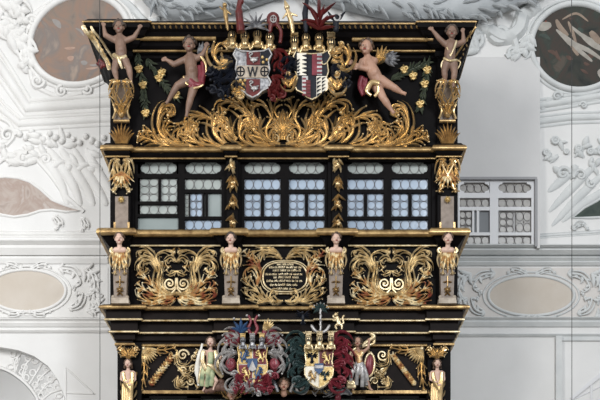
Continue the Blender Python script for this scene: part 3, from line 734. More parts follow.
def F2(b, f, s):
    acanthus(b, [f(10, 146), f(30, 146), f(43, 137), f(40, 122), f(29, 121), f(29, 130)], 3.0, 8, 12, s, 2.2, 2.4, seed=3, lw=3.4)
    acanthus(b, [f(14, 142), f(28, 132), f(38, 114), f(52, 103), f(62, 106), f(58, 113)], 3.0, 8, 12, s, 2.2, 2.6, seed=4, lw=3.4)
    acanthus(b, [f(30, 118), f(40, 106), f(48, 97)], 2.2, 5, 9, 0, 2.4, 2.4, seed=5, lw=3)
def F3(b, f, s):
    acanthus(b, [f(34, 147), f(56, 145), f(69, 133), f(67, 119), f(56, 119), f(56, 128)], 3.0, 8, 12, s, 2.2, 2.4, seed=6, lw=3.4)
    acanthus(b, [f(46, 140), f(62, 126), f(78, 117), f(92, 119), f(89, 126)], 2.8, 8, 11, s, 2.2, 2.4, seed=7, lw=3.4)
    acanthus(b, [f(58, 147), f(80, 145), f(94, 137), f(95, 127), f(87, 130)], 2.6, 8, 11, 0, 2.2, 2.0, seed=8, lw=3.2)
def F4(b, f, s):
    acanthus(b, [f(98, 146), f(114, 142), f(118, 130), f(114, 121)], 2.4, 6, 9, 0, 1, 2, seed=22, lw=3)
    acanthus(b, [f(112, 147), f(124, 140), f(132, 132), f(140, 131)], 2.2, 6, 8.5, 0, 1, 2, seed=23, lw=3)
    acanthus(b, [f(92, 146), f(106, 145), f(121, 136), f(125, 122), f(120, 108), f(110, 106), f(108, 114), f(115, 116)], 2.6, 8, 8, s, 2.6, 2, seed=9, lw=3)
    acanthus(b, [f(84, 130), f(97, 127), f(105, 134), f(98, 141)], 2.4, 6, 9, 0, 2.2, 2.2, seed=10, lw=3)
    acanthus(b, [f(104, 147), f(122, 145), f(136, 139), f(145, 137)], 2.4, 7, 9, 0, 2., 1.6, seed=11, lw=3)
for nm, fn in (('center_scroll', F1), ('large_scroll', F2), ('middle_scroll', F3), ('end_scroll', F4)): both(nm, GOLD, fn, AX, .0, t)
b = MB(0)
for i in range(9): leaf(b, AX, 134, 90+(i-4)*17, 24-abs(i-4)*2.6, 3.6, (i-4)*-7, 3, 2.4)
b.build('palmette', GOLD, t)
both('infill_leaves', GOLDW, lambda b, f, s: [leaf(b, *f(4+i*3.6, 146-(i*5 % 7)*(4.2 if i < 16 else 2.6 if i < 27 else 1.1)), 90-s*(30+(i*37 % 60)), 17 if i < 27 else 9, 5, -s*80*(1 if i % 2 else -1), -1.0, 1.0, n=8) for i in range(0, 38, 3)], AX, 0, t)

# square carved parapet panels
def square_panel(cx, label, seed):
    t = thing('scroll_panel', label, 'carved panel', cx, 304, .0, None)
    def a1(b, f, s):
        pts = spiral(*f(6.8, 283.5), 6.6, 1.7, 180 if s > 0 else 0, s); N = len(pts)
        b.tube([(x, y, 1.5+1.3*i/N) for i, (x, y) in enumerate(pts)], [1.3-.5*i/N for i in range(N)], n=6); b.ball(*f(6.8, 283.5), 2.8, 1.5)
        b.tube([(*f(0.5, 278), 2), (*f(1.2, 289), 2), (*f(5, 293.5), 2)], 1.2)
        acanthus(b, [f(1, 294), f(12, 294), f(19, 283), f(17, 268), f(20, 256), f(12, 250.5), f(2, 252.5)], 2.0, 9, 5.5, s, 1.6, 1.2, seed=seed, lw=1.8)
        acanthus(b, [f(4, 294), f(16, 289), f(15, 274), f(14, 262)], 1.2, 6, 4, -s, 1.4, 1, seed=seed+1, lw=1.6)
    def a2(b, f, s):
        acanthus(b, [f(20, 266), f(24, 256), f(32, 250.5), f(38, 253), f(35, 257)], 1.8, 7, 4.5, 0, 1.4, 1.2, seed=seed+2, lw=1.7)
        acanthus(b, [f(19, 272), f(25, 261), f(34, 261), f(38, 268), f(33, 273), f(29, 269)], 1.8, 9, 4.5, 0, 1.4, 1.2, seed=seed+3, lw=1.7)
    def a3(b, f, s):
        acanthus(b, [f(9, 293), f(20, 289), f(29, 280), f(38, 273)], 1.5, 9, 6, 0, 1.4, 1.5, seed=seed+4, lw=2)
        acanthus(b, [f(10, 295), f(22, 295), f(33, 289), f(39, 283)], 1.5, 8, 5, 0, 1.4, 1.5, seed=seed+5, lw=2)
        acanthus(b, [f(3, 297), f(14, 299), f(26, 302), f(38, 296), f(37, 290)], 1.4, 9, 5, 0, 1.4, 1.2, seed=seed+6, lw=1.8)
        acanthus(b, [f(1, 298), f(8, 303), f(20, 304), f(34, 303.5)], 1.2, 7, 3.5, 0, 1.2, 1., seed=seed+7, lw=1.6)
    def a4(b, f, s):
        acanthus(b, [f(0, 262), f(6, 258), f(11, 263), f(8, 268)], 1.2, 5, 4, 0, 1.6, 1, seed=seed+8, lw=1.6)
        acanthus(b, [f(0, 271), f(6, 274), f(10, 270)], 1., 4, 3.5, 0, 1.6, 1, seed=seed+9, lw=1.5)
        leaf(b, *f(1, 253), 90-s*110, 6, 1.8, 0, 1.2)
    for nm, fn in (('volute_scroll', a1), ('corner_scroll', a2), ('leaf_fan', a3), ('center_leaf', a4)): both(nm, GPOLY if nm == 'leaf_fan' else GPALE, fn, cx, 0., t)
    b = MB(0)
    for i in range(9): leaf(b, cx, 296, 90+(i-4)*14, 0.1+5, 1.6, 0, 1.4, 1)
    b.build('palmette', GPALE, t)
    both('infill_leaves', GOLDW, lambda b, f, s: [leaf(b, *f(3+(i*7.3) % 34, 254+(i*11.7) % 46), 90-s*(20+(i*53 % 110)), 8, 2.6, -s*80*(1 if i % 2 else -1), -.4, 1, sect=RIDGE) for i in range(12)], cx, 0, t); return t
square_panel(176.5, 'square gilded scrollwork panel with paired spirals on the parapet, left of the inscription', 100)
square_panel(391.5, 'square gilded scrollwork panel with paired spirals on the parapet, right of the inscription', 100)
# inscription cartouche
cx, cy = 285, 277
t = thing('inscription_cartouche', 'black oval inscription tablet in gilded leafwork at the middle of the parapet', 'cartouche', cx, 304, 0)
pts = [(cx+22*math.copysign(abs(math.cos(R(a)))**.75, math.cos(R(a))), cy+14.8*math.copysign(abs(math.sin(R(a)))**.8, math.sin(R(a)))) for a in range(0, 360, 8)]
b = MB(0); b.dome(pts, 0, 2.2, 3.6); b.build('tablet', BLACK, t)
b = MB(0); ring(b, pts, .9, 8, 2.6); ring(b, [(cx+(x-cx)*1.1, cy+(y-cy)*1.13) for x, y in pts], .55, 6, 2); b.build('rim', GPALE, t)
b = MB(0); rnd = random.Random(77)
for ln, (y, x0, x1) in enumerate(((264.6, 277, 294), (267.6, 269, 301), (270.8, 273, 301), (274.6, 265, 302), (277.8, 273.5, 299), (281.3, 266.5, 302), (285.2, 270, 297), (289, 277, 291))):
    x = x0
    while x < x1:
        wl_ = rnd.randint(3, 7)
        for k in range(wl_):
            if x > x1: break
            hh = 1.0 if rnd.random() < .7 else 1.5
            hz = 3.5-((x-cx)/22)**2*1.0-((y-cy)/15)**2*1.0
            b.box(x, x+.34, y-hh, y+.9, hz-.5, hz+.25)
            if rnd.random() < .6: b.box(x, x+.9, y-hh+.1 if rnd.random() < .5 else y+.5, y-hh+.5 if False else y-.2, hz-.5, hz+.2)
            x += .95
        x += .9
b.build('gilt_lettering', GPALE, t, smooth=False)
def c1(b, f, s):
    acanthus(b, [f(2, 259), f(10, 254), f(20, 254), f(24, 262), f(29, 268)], 1.6, 9, 7, s, 1.8, 1.6, seed=31, lw=2.3)
    acanthus(b, [f(6, 252), f(18, 250.5), f(30, 252), f(35, 258)], 1.4, 8, 5, 0, 1.5, 1.4, seed=32, lw=2.1)
def c2(b, f, s):
    acanthus(b, [f(24, 270), f(30, 260), f(36, 256), f(40, 251)], 1.5, 8, 6, 0, 1.5, 1.6, seed=33, lw=2.1)
    acanthus(b, [f(27, 286), f(26, 276), f(31, 268), f(38, 270), f(38, 277), f(33, 277)], 1.5, 8, 6, s, 1.6, 1.4, seed=34, lw=2.1)
def c3(b, f, s):
    acanthus(b, [f(1, 301), f(8, 302), f(14, 297), f(11, 291), f(7, 294)], 1.7, 7, 4, 0, 2, 1.2, seed=35, lw=2.)
    acanthus(b, [f(10, 302), f(20, 299), f(27, 291), f(36, 284), f(38, 278)], 1.6, 9, 7, 0, 1.6, 1.6, seed=36, lw=2.3)
    acanthus(b, [f(16, 303), f(28, 300), f(38, 294), f(39, 288)], 1.4, 8, 5, 0, 1.5, 1.4, seed=37, lw=2.1)
for nm, fn in (('top_leaves', c1), ('side_leaves', c2), ('bottom_leaves', c3)): both(nm, GPOLY if nm == 'side_leaves' else GPALE, fn, cx-1, 0, t)

# ================================================================== FIGURES
def face(b_, hx, hy, hh, r, tilt=0., turn=0.):
    """skull, cheeks, nose, brow, chin, ears added to a body builder (r = half head width)"""
    c, s = math.cos(tilt), math.sin(tilt)
    q = lambda dx, dy, dh=0: (hx+(dx*c-dy*s), hy+(dx*s+dy*c), hh+dh)
    b_.ball(*q(0, -.18*r), r, r*1.18, r*1.1, 14, 10, tilt); b_.ball(*q(0, .45*r, .15*r), r*.78, r*.85, r*.85, 12, 8, tilt)
    b_.ball(*q(turn*r, 1.02*r, .62*r), r*.30, r*.26, r*.3)
    b_.cap(q(turn*r, -.05*r, r*1.02), q(turn*r*1.1, .38*r, r*1.28), r*.10, r*.19)
    for e in (-1, 1):
        b_.ball(*q(e*.48*r+turn*r*.5, .48*r, .62*r), r*.38); b_.ball(*q(e*r*.98, .12*r, 0), r*.16, r*.3, r*.24)
        b_.cap(q(e*.2*r+turn*r*.7, -.22*r, r*.95), q(e*.62*r+turn*r*.7, -.2*r, r*.78), r*.12, r*.1)
    return q
def features(parent, d0, q, r, turn=0., tilt=0., hair=HAIR, style='curly', white=True):
    e_ = MB(d0); w_ = MB(d0); l_ = MB(d0)
    for e in (-1, 1):
        w_.ball(*q(e*.40*r+turn*r*.7, .02*r, r*.82), r*.19, r*.12, r*.16, 8, 6); e_.ball(*q(e*.40*r+turn*r*.7, .02*r, r*.93), r*.10, r*.10, r*.09, 8, 6)
    if white: w_.build('eye_white', EYEW, parent)
    e_.build('eye', DARK, parent)
    l_.tube([q(-.26*r+turn*r, .68*r, r*.98), q(turn*r, .64*r, r*1.1), q(.26*r+turn*r, .68*r, r*.98)], [r*.05, r*.11, r*.05], n=8); l_.build('lips', LIP, parent)
    if hair:
        h = MB(d0); rnd = random.Random(int(q(0, 0)[0]))
        h.ball(*q(0, -.5*r, -.25*r), r*1.02, r*.95, r*1.02, 12, 8, tilt)
        for i in range(34):
            a = rnd.uniform(0, math.pi); p = rnd.uniform(-.9, 1.0); rr = r*1.1
            dx = math.cos(a)*rr; dy = -.35*r-math.sin(a)*rr*.85
            if style == 'long' and rnd.random() < .5: dx = math.copysign(rr*1.05, dx); dy = rnd.uniform(-.4, 1.4)*r
            h.ball(*q(dx*(1-.35*max(0, p)), dy, p*r*.62), r*rnd.uniform(.28, .4), nu=8, nv=6)
        h.solid('hair', hair, parent, voxel=.0045, smooth=1)
def hand(b_, wr, ang, r=1.0, L=4.0, dh=0., curl=0.5, thumb=1):
    """palm and five unequal fingers leaving wrist wr in direction ang (degrees, photo plane)"""
    a = R(ang); dx, dy = math.cos(a), -math.sin(a); nx, ny = -dy, dx
    wx, wy, wh = wr; pc = (wx+dx*L*.32, wy+dy*L*.32, wh+dh*.3)
    b_.cap(wr, pc, r*.95, r*1.25)
    for k, ln in zip((-1.2, -.4, .4, 1.15), (.42, .52, .48, .36)):
        bx_, by_ = pc[0]+nx*k*r*.95+dx*L*.12, pc[1]+ny*k*r*.95+dy*L*.12
        m_ = (bx_+dx*L*ln*.6+nx*k*.25*r, by_+dy*L*ln*.6+ny*k*.25*r, pc[2]+curl*.4)
        e_ = (m_[0]+dx*L*ln*.5*(1-curl*.3), m_[1]+dy*L*ln*.5*(1-curl*.3), m_[2]-curl*1.0)
        b_.cap((bx_, by_, pc[2]), m_, r*.42, r*.38); b_.cap(m_, e_, r*.38, r*.32)
    tb = (wx+nx*thumb*r*1.0+dx*.15*L, wy+ny*thumb*r*1.0+dy*.15*L, wh+.4)
    m_ = (tb[0]+nx*thumb*r*.9+dx*L*.2, tb[1]+ny*thumb*r*.9+dy*L*.2, tb[2]+.4)
    b_.cap(tb, m_, r*.48, r*.42); b_.cap(m_, (m_[0]+dx*L*.2, m_[1]+dy*L*.2, m_[2]), r*.42, r*.32)
def foot(b_, an, ang, L=6., r=1.5):
    a = R(ang); dx, dy = math.cos(a), -math.sin(a); x, y, h = an
    b_.cap((x-dx*.8, y-dy*.8+.3, h), (x+dx*L*.6, y+dy*L*.6, h+.6), r*.95, r*.8)
    for k in (-1, -.45, .1, .6, 1.05):
        b_.cap((x+dx*L*.6-dy*k*r*.55, y+dy*L*.6+dx*k*r*.55, h+.6), (x+dx*L*.82-dy*k*r*.6, y+dy*L*.82+dx*k*r*.6, h+.7), r*.34, r*.27)
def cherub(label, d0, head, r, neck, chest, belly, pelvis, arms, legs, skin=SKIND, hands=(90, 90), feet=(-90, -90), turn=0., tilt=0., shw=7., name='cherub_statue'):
    t = thing(name, label, 'statue', pelvis[0], pelvis[1]+20, d0)
    b = MB(d0); q = face(b, head[0], head[1], head[2], r, tilt, turn)
    b.cap((head[0], head[1]+r*.8, head[2]-.8), neck, r*.5, r*.52)
    b.cap(neck, chest, r*.6, r*1.02); b.cap(chest, belly, r*1.05, r*1.12); b.cap(belly, pelvis, r*1.12, r*1.05)
    b.ball(belly[0], belly[1], belly[2]+r*.35, r*.95)
    for (sh, el, wr), ha, k in zip(arms, hands, (-1, 1)):
        b.cap(chest[:2]+(chest[2],), sh, r*.6, r*.56); b.cap(neck, sh, r*.4, r*.5)
        b.cap(sh, el, r*.60, r*.50); b.cap(el, wr, r*.52, r*.32); hand(b, wr, ha, r*.24, r*1.15, thumb=-k)
    for (hp, kn, an), fa in zip(legs, feet):
        b.cap(pelvis, hp, r*1.0, r*.95); b.cap(hp, kn, r*.95, r*.64); c_ = tuple(kn[i]*.6+an[i]*.4 for i in range(3))
        b.cap(kn, c_, r*.60, r*.62); b.cap(c_, an, r*.62, r*.38); foot(b, an, fa, r*1.2, r*.36)
    b.solid('body', skin, t, voxel=.0055, smooth=3)
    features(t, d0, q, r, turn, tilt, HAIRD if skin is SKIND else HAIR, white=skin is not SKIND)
    return t
def cloth(t, name, m, d0, strands, flat=.7, voxel=.005, label=None):
    b = MB(d0)
    for cp, r in strands:
        pts = spline(cp, 5); N = len(pts)
        rr = r if not hasattr(r, '__len__') else [r[0]+(r[1]-r[0])*i/(N-1) for i in range(N)]
        b.tube(pts, rr, n=10, flat=flat)
    return b.solid(name, m, t, voxel=voxel, smooth=1, label=label)
def feathers(t, name, m, d0, root, dirs, L, W=2.2, bend=20, h=2., part=None, lift=1.5):
    b = MB(d0)
    for i, a in enumerate(dirs):
        l = L*(.75+.25*math.sin(math.pi*(i+.5)/len(dirs)))
        leaf(b, root[0], root[1], a, l, W, bend, h+.3*(i % 2), lift, sect=RIDGE)
        leaf(b, root[0], root[1], a+6, l*.6, W*1.1, bend, h+1, lift, sect=RIDGE)
    return b.build(name, m, t)
D1 = .25
# standing left corner cherub
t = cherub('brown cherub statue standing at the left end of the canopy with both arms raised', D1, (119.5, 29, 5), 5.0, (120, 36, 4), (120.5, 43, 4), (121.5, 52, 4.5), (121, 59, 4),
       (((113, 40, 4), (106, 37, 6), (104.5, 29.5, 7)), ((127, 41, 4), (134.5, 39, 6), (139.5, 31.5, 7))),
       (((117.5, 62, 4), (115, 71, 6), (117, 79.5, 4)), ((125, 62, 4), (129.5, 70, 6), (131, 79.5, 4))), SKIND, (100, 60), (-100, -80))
cloth(t, 'loincloth', GPALE, D1, [([(114, 56, 6), (120, 61, 9), (127, 58, 6)], 2.2), ([(119, 60, 9), (121, 66, 9), (123, 71, 7)], (2.6, 1.)), ([(124, 59, 8), (126, 65, 7), (125, 70, 6)], (1.6, .7))])
b = MB(D1)
for i in range(14): a = R(i*49); b.ball(101.5+3.5*math.cos(a)*(i % 3)/2, 64+3.5*math.sin(a)*(i % 3)/2, 3, 1.9)
o = b.solid('flower', RED, None, .005, 1); tag(o, 'small dark red carved rose beside the left canopy corner border', 'flower')
# standing right corner cherub
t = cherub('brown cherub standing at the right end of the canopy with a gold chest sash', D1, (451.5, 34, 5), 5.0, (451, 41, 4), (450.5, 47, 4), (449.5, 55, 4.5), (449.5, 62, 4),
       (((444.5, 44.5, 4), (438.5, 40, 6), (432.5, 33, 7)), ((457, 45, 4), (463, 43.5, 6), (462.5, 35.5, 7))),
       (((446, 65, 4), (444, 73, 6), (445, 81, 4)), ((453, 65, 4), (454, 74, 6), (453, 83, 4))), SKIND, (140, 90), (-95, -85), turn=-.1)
cloth(t, 'sash', GPALE, D1, [([(456, 43, 8), (453, 52, 10), (449, 60, 9.5)], 1.1), ([(443, 60, 7), (449, 64, 9.5), (456, 62, 7)], 1.4), ([(455, 62, 7), (460, 64, 6), (457, 71, 6)], (1.3, .6)), ([(444, 61, 6), (441, 66, 5), (443, 74, 5)], (1.2, .6)), ([(446, 50, 9), (449, 58, 9.5)], .8)])
D1 = .12
# flying left cherub
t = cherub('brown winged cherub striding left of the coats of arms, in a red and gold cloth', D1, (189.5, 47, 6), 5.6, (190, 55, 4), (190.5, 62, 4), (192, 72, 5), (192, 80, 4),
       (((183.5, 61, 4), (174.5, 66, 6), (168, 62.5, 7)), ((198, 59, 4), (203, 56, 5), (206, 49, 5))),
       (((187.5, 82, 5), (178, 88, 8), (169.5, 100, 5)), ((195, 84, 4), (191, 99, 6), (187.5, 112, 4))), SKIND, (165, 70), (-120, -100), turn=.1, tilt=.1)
cloth(t, 'red_drape', CRIM, D1, [([(203, 62, 4), (204, 74, 5), (202, 86, 5)], 2.6), ([(199, 66, 3), (200, 78, 5), (199, 89, 6)], 2.4), ([(190, 82, 8), (196, 87, 8), (202, 86, 6)], 2.8), ([(186, 82, 7), (190, 88, 8), (196, 90, 8)], 1.8)])
cloth(t, 'gold_hem', GOLD, D1, [([(201, 58, 6), (206, 66, 7), (206.5, 78, 6.5)], (1.9, .9)), ([(194, 91, 9), (199, 90, 9), (204, 87, 8)], 1.2), ([(184, 79, 9), (186, 85, 9), (189, 88, 9)], 1.3)])
feathers(t, 'wing', DSILV, D1, (199, 56), (80, 66, 52, 38, 25, 12), 16, 3.4)
b = MB(D1); acanthus(b, [(176, 110), (170, 106), (168, 100)], 1.2, 3, 3, 0)
# flying right cherub
t = cherub('flesh-coloured winged cherub flying right of the coats of arms, in a gold loincloth', D1, (366, 49.5, 6), 5.8, (367.5, 57.5, 4), (369, 65, 4), (374, 75, 5), (378, 82, 4),
       (((362, 63, 5), (360, 70, 8), (353.5, 66.5, 8)), ((375, 61.5, 4), (367, 71.5, 8), (358, 70.5, 9))),
       (((381, 82, 5), (391, 88, 7), (400.5, 93, 5)), ((376, 86, 4), (383, 100, 7), (390.5, 110, 5))), SKIN, (160, 175), (-25, -55), turn=-.25, tilt=.08)
cloth(t, 'gold_loincloth', GOLD, D1, [([(366, 94, 8), (371, 86, 10), (379, 87, 10)], 2.8), ([(368, 88, 9), (366, 94, 9), (371, 98, 8)], 1.7), ([(377, 87, 10), (378, 94, 9), (374, 99, 8)], 1.8)])
cloth(t, 'red_drape', CRIM, D1, [([(362, 76, 2), (360, 86, 2), (364, 95, 2)], 2.8), ([(366, 78, 2), (365, 90, 2)], 2.2)])
feathers(t, 'wing', GOLD, D1, (377, 64), (80, 66, 53, 40, 28), 20, 4.4, label if False else 20)
feathers(t, 'wing_tip', DSILV, D1, (384, 59), (36, 22, 8, -8, -24, -40), 16, 4.2, 10, 1.2)

# ---------------- herm busts on the parapet
def herm(cx, label, hair, seed, pale=False, turn=0.):
    d0 = .13; t = thing('herm_pilaster', label, 'statue', cx, 304, d0, 'herm busts along the parapet')
    b = MB(d0); q = face(b, cx, 240.5, 7, 4.3, 0, turn); b.cap((cx, 243, 6), (cx, 249, 4.5), 2.1, 2.6); b.cap((cx-4, 250.5, 3.5), (cx+4, 250.5, 3.5), 3, 3)
    b.solid('bust', SKINP, t, .0045, 2); features(t, d0, q, 4.3, turn, 0, hair, 'curly')
    b = MB(d0); b.plate([(cx-7.5, 250), (cx+7.5, 250), (cx+6.2, 298), (cx-6.2, 298)], -9, 2.2); b.build('shaft', TAUPE, t, smooth=False)
    b = MB(d0); b.plate([(cx-8.5, 298), (cx+8.5, 298), (cx+9, 303.5), (cx-9, 303.5)], -9, 4); b.ball(cx-7, 297, 2, 2); b.ball(cx+7, 297, 2, 2); b.build('base', CREAM, t, angle=30)
    b = MB(d0)
    for s in (-1, 1):
        volute(b, cx+s*7.4, 251, 2.6, 1.3, 90, -s, 1.5, 3)
        acanthus(b, [(cx+s*7, 252), (cx+s*6.6, 260), (cx+s*4.5, 268), (cx+s*5, 274)], 1.7, 4, 3.4, 0, 2.5, 1.6, seed=seed, lw=2.2)
    b.build('shoulder_scrolls', GPALE, t)
    b = MB(d0)
    for i in range(5): leaf(b, cx+(i-2)*1.6, 251, -90+(i-2)*5, 23-abs(i-2)*3, 2.8, (i-2)*8, 3.2, 2.4, sect=RIDGE)
    b.build('leaf_bib', GPOLY, t)
    b = MB(d0); b.tube([(cx, 276, 3), (cx, 286, 3)], .7)
    for i in range(6): leaf(b, cx, 290, i*60+30, 4, 2.2, 30, 3, 1.2)
    b.ball(cx, 290, 3.5, 1.6)
    for s in (-1, 1): leaf(b, cx, 281, 90+s*120, 5, 1.8, -s*40, 2.6, 1)
    leaf(b, cx, 292, -60, 5, 2, 20, 2.6); leaf(b, cx, 292, -120, 5, 2, -20, 2.6)
    b.build('flower_drop', GOLDW, t)
herm(120, 'herm bust at the far left corner of the parapet beside the white wall', HAIR, 51, turn=.1)
herm(231, 'dark-haired herm bust between the left scroll panel and the inscription', HAIRD, 52, turn=-.1)
herm(336, 'herm bust between the inscription and the right scroll panel', HAIR, 53, turn=.1)
herm(447.5, 'herm bust at the far right corner of the parapet, in front of the grey wall', HAIR, 54, turn=-.1)

# ---------------- pilaster carvings in the window storey
def outer_pil(cx, label, cross):
    d0 = .05; t = thing('carved_pilaster', label, 'carved ornament', cx, 230, d0, None)
    b = MB(d0); b.plate([(cx-6.5, 196), (cx+6.5, 196), (cx+6.5, 230), (cx-6.5, 230)], -2, 1.6); b.build('shaft', TAUPE, t, smooth=False)
    b = MB(d0)
    for s in (-1, 1): b.box(cx+s*7-1, cx+s*7+1, 222, 230, 0, 2)
    b.build('base_blocks', GOLDW, t, smooth=False)
    b = MB(d0)
    for s in (-1, 1):
        acanthus(b, [(cx+s*2, 160), (cx+s*7, 164), (cx+s*8, 176), (cx+s*5, 188)], 1.9, 6, 5, 0, 2, 2, seed=61, lw=2.4)
        acanthus(b, [(cx+s*6, 160), (cx+s*4, 170), (cx+s*(7 if cross else 1), 182), (cx+s*8, 192)], 1.8, 5, 5, 0, 2, 2, seed=62, lw=2.4)
        if cross: b.tube(spline([(cx+s*7, 163, 4), (cx, 176, 5), (cx-s*7, 190, 4)], 5), 1.)
        volute(b, cx+s*5.5, 163, 2.6, 1.2, 0, s, 1.2, 3)
    b.build('leaf_cluster', GPALE if not cross else GOLD, t)
    b = MB(d0)
    for i in range(7): leaf(b, cx, 172, -90+(i-3)*17, 17, 2.6, 0, 3, 2.5, sect=RIDGE)
    b.build('pendant_leaves', GPOLY, t)
    b = MB(d0)
    for i in range(7): leaf(b, cx, 200, i*51, 3.6, 2.6, 30, 3, 1.6)
    b.ball(cx, 200, 4, 2); b.build('rosette', YGOLD, t)
outer_pil(121.5, 'carved leaf cluster over a plain taupe shaft, left of the farthest left window', False)
outer_pil(447.5, 'carved crossed leaf cluster over a plain taupe shaft, right of the farthest right window', True)
def drop(cx, label, seed):
    d0 = .03; t = thing('fruit_drop', label, 'carved ornament', cx, 230, d0, None); rnd = random.Random(seed)
    for k in range(4):
        y = 156+k*19
        b = MB(d0)
        for i in range(10): leaf(b, cx+rnd.uniform(-1.5, 1.5), y+rnd.uniform(-1, 9), -90+rnd.choice((-1, 1))*rnd.uniform(4, 38), 10, 2.8, rnd.uniform(-40, 40), 1.2, 2)
        b.build('leaf_bunch', GPALE if k == 0 else GOLDW, t)
        b = MB(d0)
        for i in range(3): b.ball(cx+rnd.uniform(-2, 2), y+10+rnd.uniform(-2, 3), 3.5, 2.)
        for i in range(4): leaf(b, cx, y+10, 45+i*90, 4.2, 2.6, 20, 3, 1.2)
        b.build('fruit', GOLD, t)
drop(232.5, 'narrow gilded drop of fruit and leaves between the second and third windows from left', 5)
drop(337.5, 'narrow gilded drop of fruit and leaves between the fourth and fifth windows from left', 6)

# ---------------- upper corner pilaster brackets
def bracket(cx, label):
    d0 = lambda y: .25 if y < 84 else .25-.0070*(y-84) if y < 104 else max(.06, .11-.0016*(y-104)); t = thing('acanthus_bracket', label, 'carved ornament', cx, 147, .05, None)
    rows = []
    for hw, y in ((7, 80), (7, 84), (6.2, 94), (5.5, 104), (6.5, 114), (8, 122)):
        p_ = [P(cx-hw, y, d0(y)), P(cx+hw, y, d0(y))]; rows.append([tuple(p_[0]), tuple(p_[1]), (p_[1].x, 0, p_[1].z), (p_[0].x, 0, p_[0].z)])
    b = MB(0); b.p = lambda *a: a; b.grid(rows); b.build('bracket_body', TAUPE, t, smooth=False)
    b = MB(d0)
    for s in (-1, 1):
        acanthus(b, [(cx+s*1, 82), (cx+s*7, 86), (cx+s*8, 96), (cx+s*4, 106)], 1.8, 6, 5, 0, 3.4, 2, seed=71, lw=2.4)
        acanthus(b, [(cx+s*1, 118), (cx+s*3, 106), (cx+s*8, 96), (cx+s*9, 90)], 1.6, 6, 5, 0, 3.4, 2, seed=72, lw=2.2)
        volute(b, cx+s*6, 83, 3, 1.3, 90, s, 1.3, 4)
        b.tube(spline([(cx+s*8, 104, 3), (cx+s*6, 112, 4), (cx+s*8.5, 119, 3)], 5), 1.2)
    b.build('leafwork', GOLD, t)
    b = MB(d0)
    for i in range(9): leaf(b, cx+(i-4)*1.2, 146, 90+(i-4)*-2, 24-abs(i-4)*2.0, 3.2, (i-4)*-14, 1, 2.4, sect=RIDGE)
    b.box(cx-8, cx+8, 144, 147, 0, 3); b.build('fan_leaf', GOLDW, t)
    b = MB(d0); b.tube([(cx-8, 121, 2), (cx+8, 121, 2)], 1.6, n=8); b.ball(cx, 115, 4, 3.2, 3.6, 2.4); b.build('collar', GOLDW, t)
bracket(121.5, 'gilded acanthus bracket with fan leaf under the left corner cherub')
bracket(447.5, 'gilded acanthus bracket with fan leaf under the right corner cherub')

# ---------------- flower garlands on the black panel
def garland2(label, cp, blooms, seed, sp=3.):
    d0 = .0; t = thing('flower_garland', label, 'garland', cp[0][0], cp[0][1], d0, None); rnd = random.Random(seed)
    pts = spline(cp, 10); b = MB(d0); b.tube([(p.x, p.y, 1.5) for p in pts], .8, n=6); b.build('stem', LEAFG, t)
    b = MB(d0)
    for i in range(0, len(pts), 2):
        p = pts[i]; q = pts[min(i+1, len(pts)-1)]-pts[max(i-1, 0)]; a = math.degrees(math.atan2(-q.y, q.x))
        for s in (-1, 1): leaf(b, p.x, p.y, a+s*rnd.uniform(15, 45), rnd.uniform(6, 9), 2.2, s*rnd.uniform(-25, 25), 1.5, 1.6)
    b.build('leaves', LEAFG, t)
    for x, y in blooms:
        b = MB(d0)
        for dx, dy in ((-1.8, 0), (2, -.8), (.3, 2.4)):
            ring(b, ellipse(x+dx, y+dy, 1.5, 1.5, 10), .85, 6, 4); b.ball(x+dx, y+dy, 3.4, 1.1)
        for k in range(5): leaf(b, x, y, k*72+20, 5, 2.4, 25, 2.4, 1.6)
        b.build('bloom', YGOLD, t)
garland2('green and gold flower garland hanging straight down beside the left corner pilaster', [(138, 52), (139, 68), (143, 84), (144, 98), (146, 112)], ((139, 69), (143, 85), (145.5, 113)), 1)
garland2('green and gold flower garland slanting towards the knee of the striding cherub at left', [(147, 58), (156, 72), (166, 86), (176, 96)], ((159, 78), (162, 72.5), (176, 95)), 2)
garland2('green and gold flower garland reaching from the flying cherub towards the right corner', [(391, 80), (402, 74), (414, 68), (428, 62)], ((404, 69.5), (413, 76)), 3)
garland2('green and gold flower garland falling along the right corner pilaster', [(428, 62), (426, 76), (424, 90), (420, 108)], ((427, 70), (424.5, 84), (420, 104)), 4)
for x, y, lab in ((215, 49, 'small gilded ball on the moulding left of the crests'), (219, 82, 'small gilded ball left of the swan shield'), (348, 47, 'small gilded ball just right of the crests')):
    b = MB(0); b.ball(x, y, 6, 2.4); b.cap((x, y, 0), (x, y, 5), 1, 1); tag(b.build('gilded_ball', GOLD), lab, 'ornament')

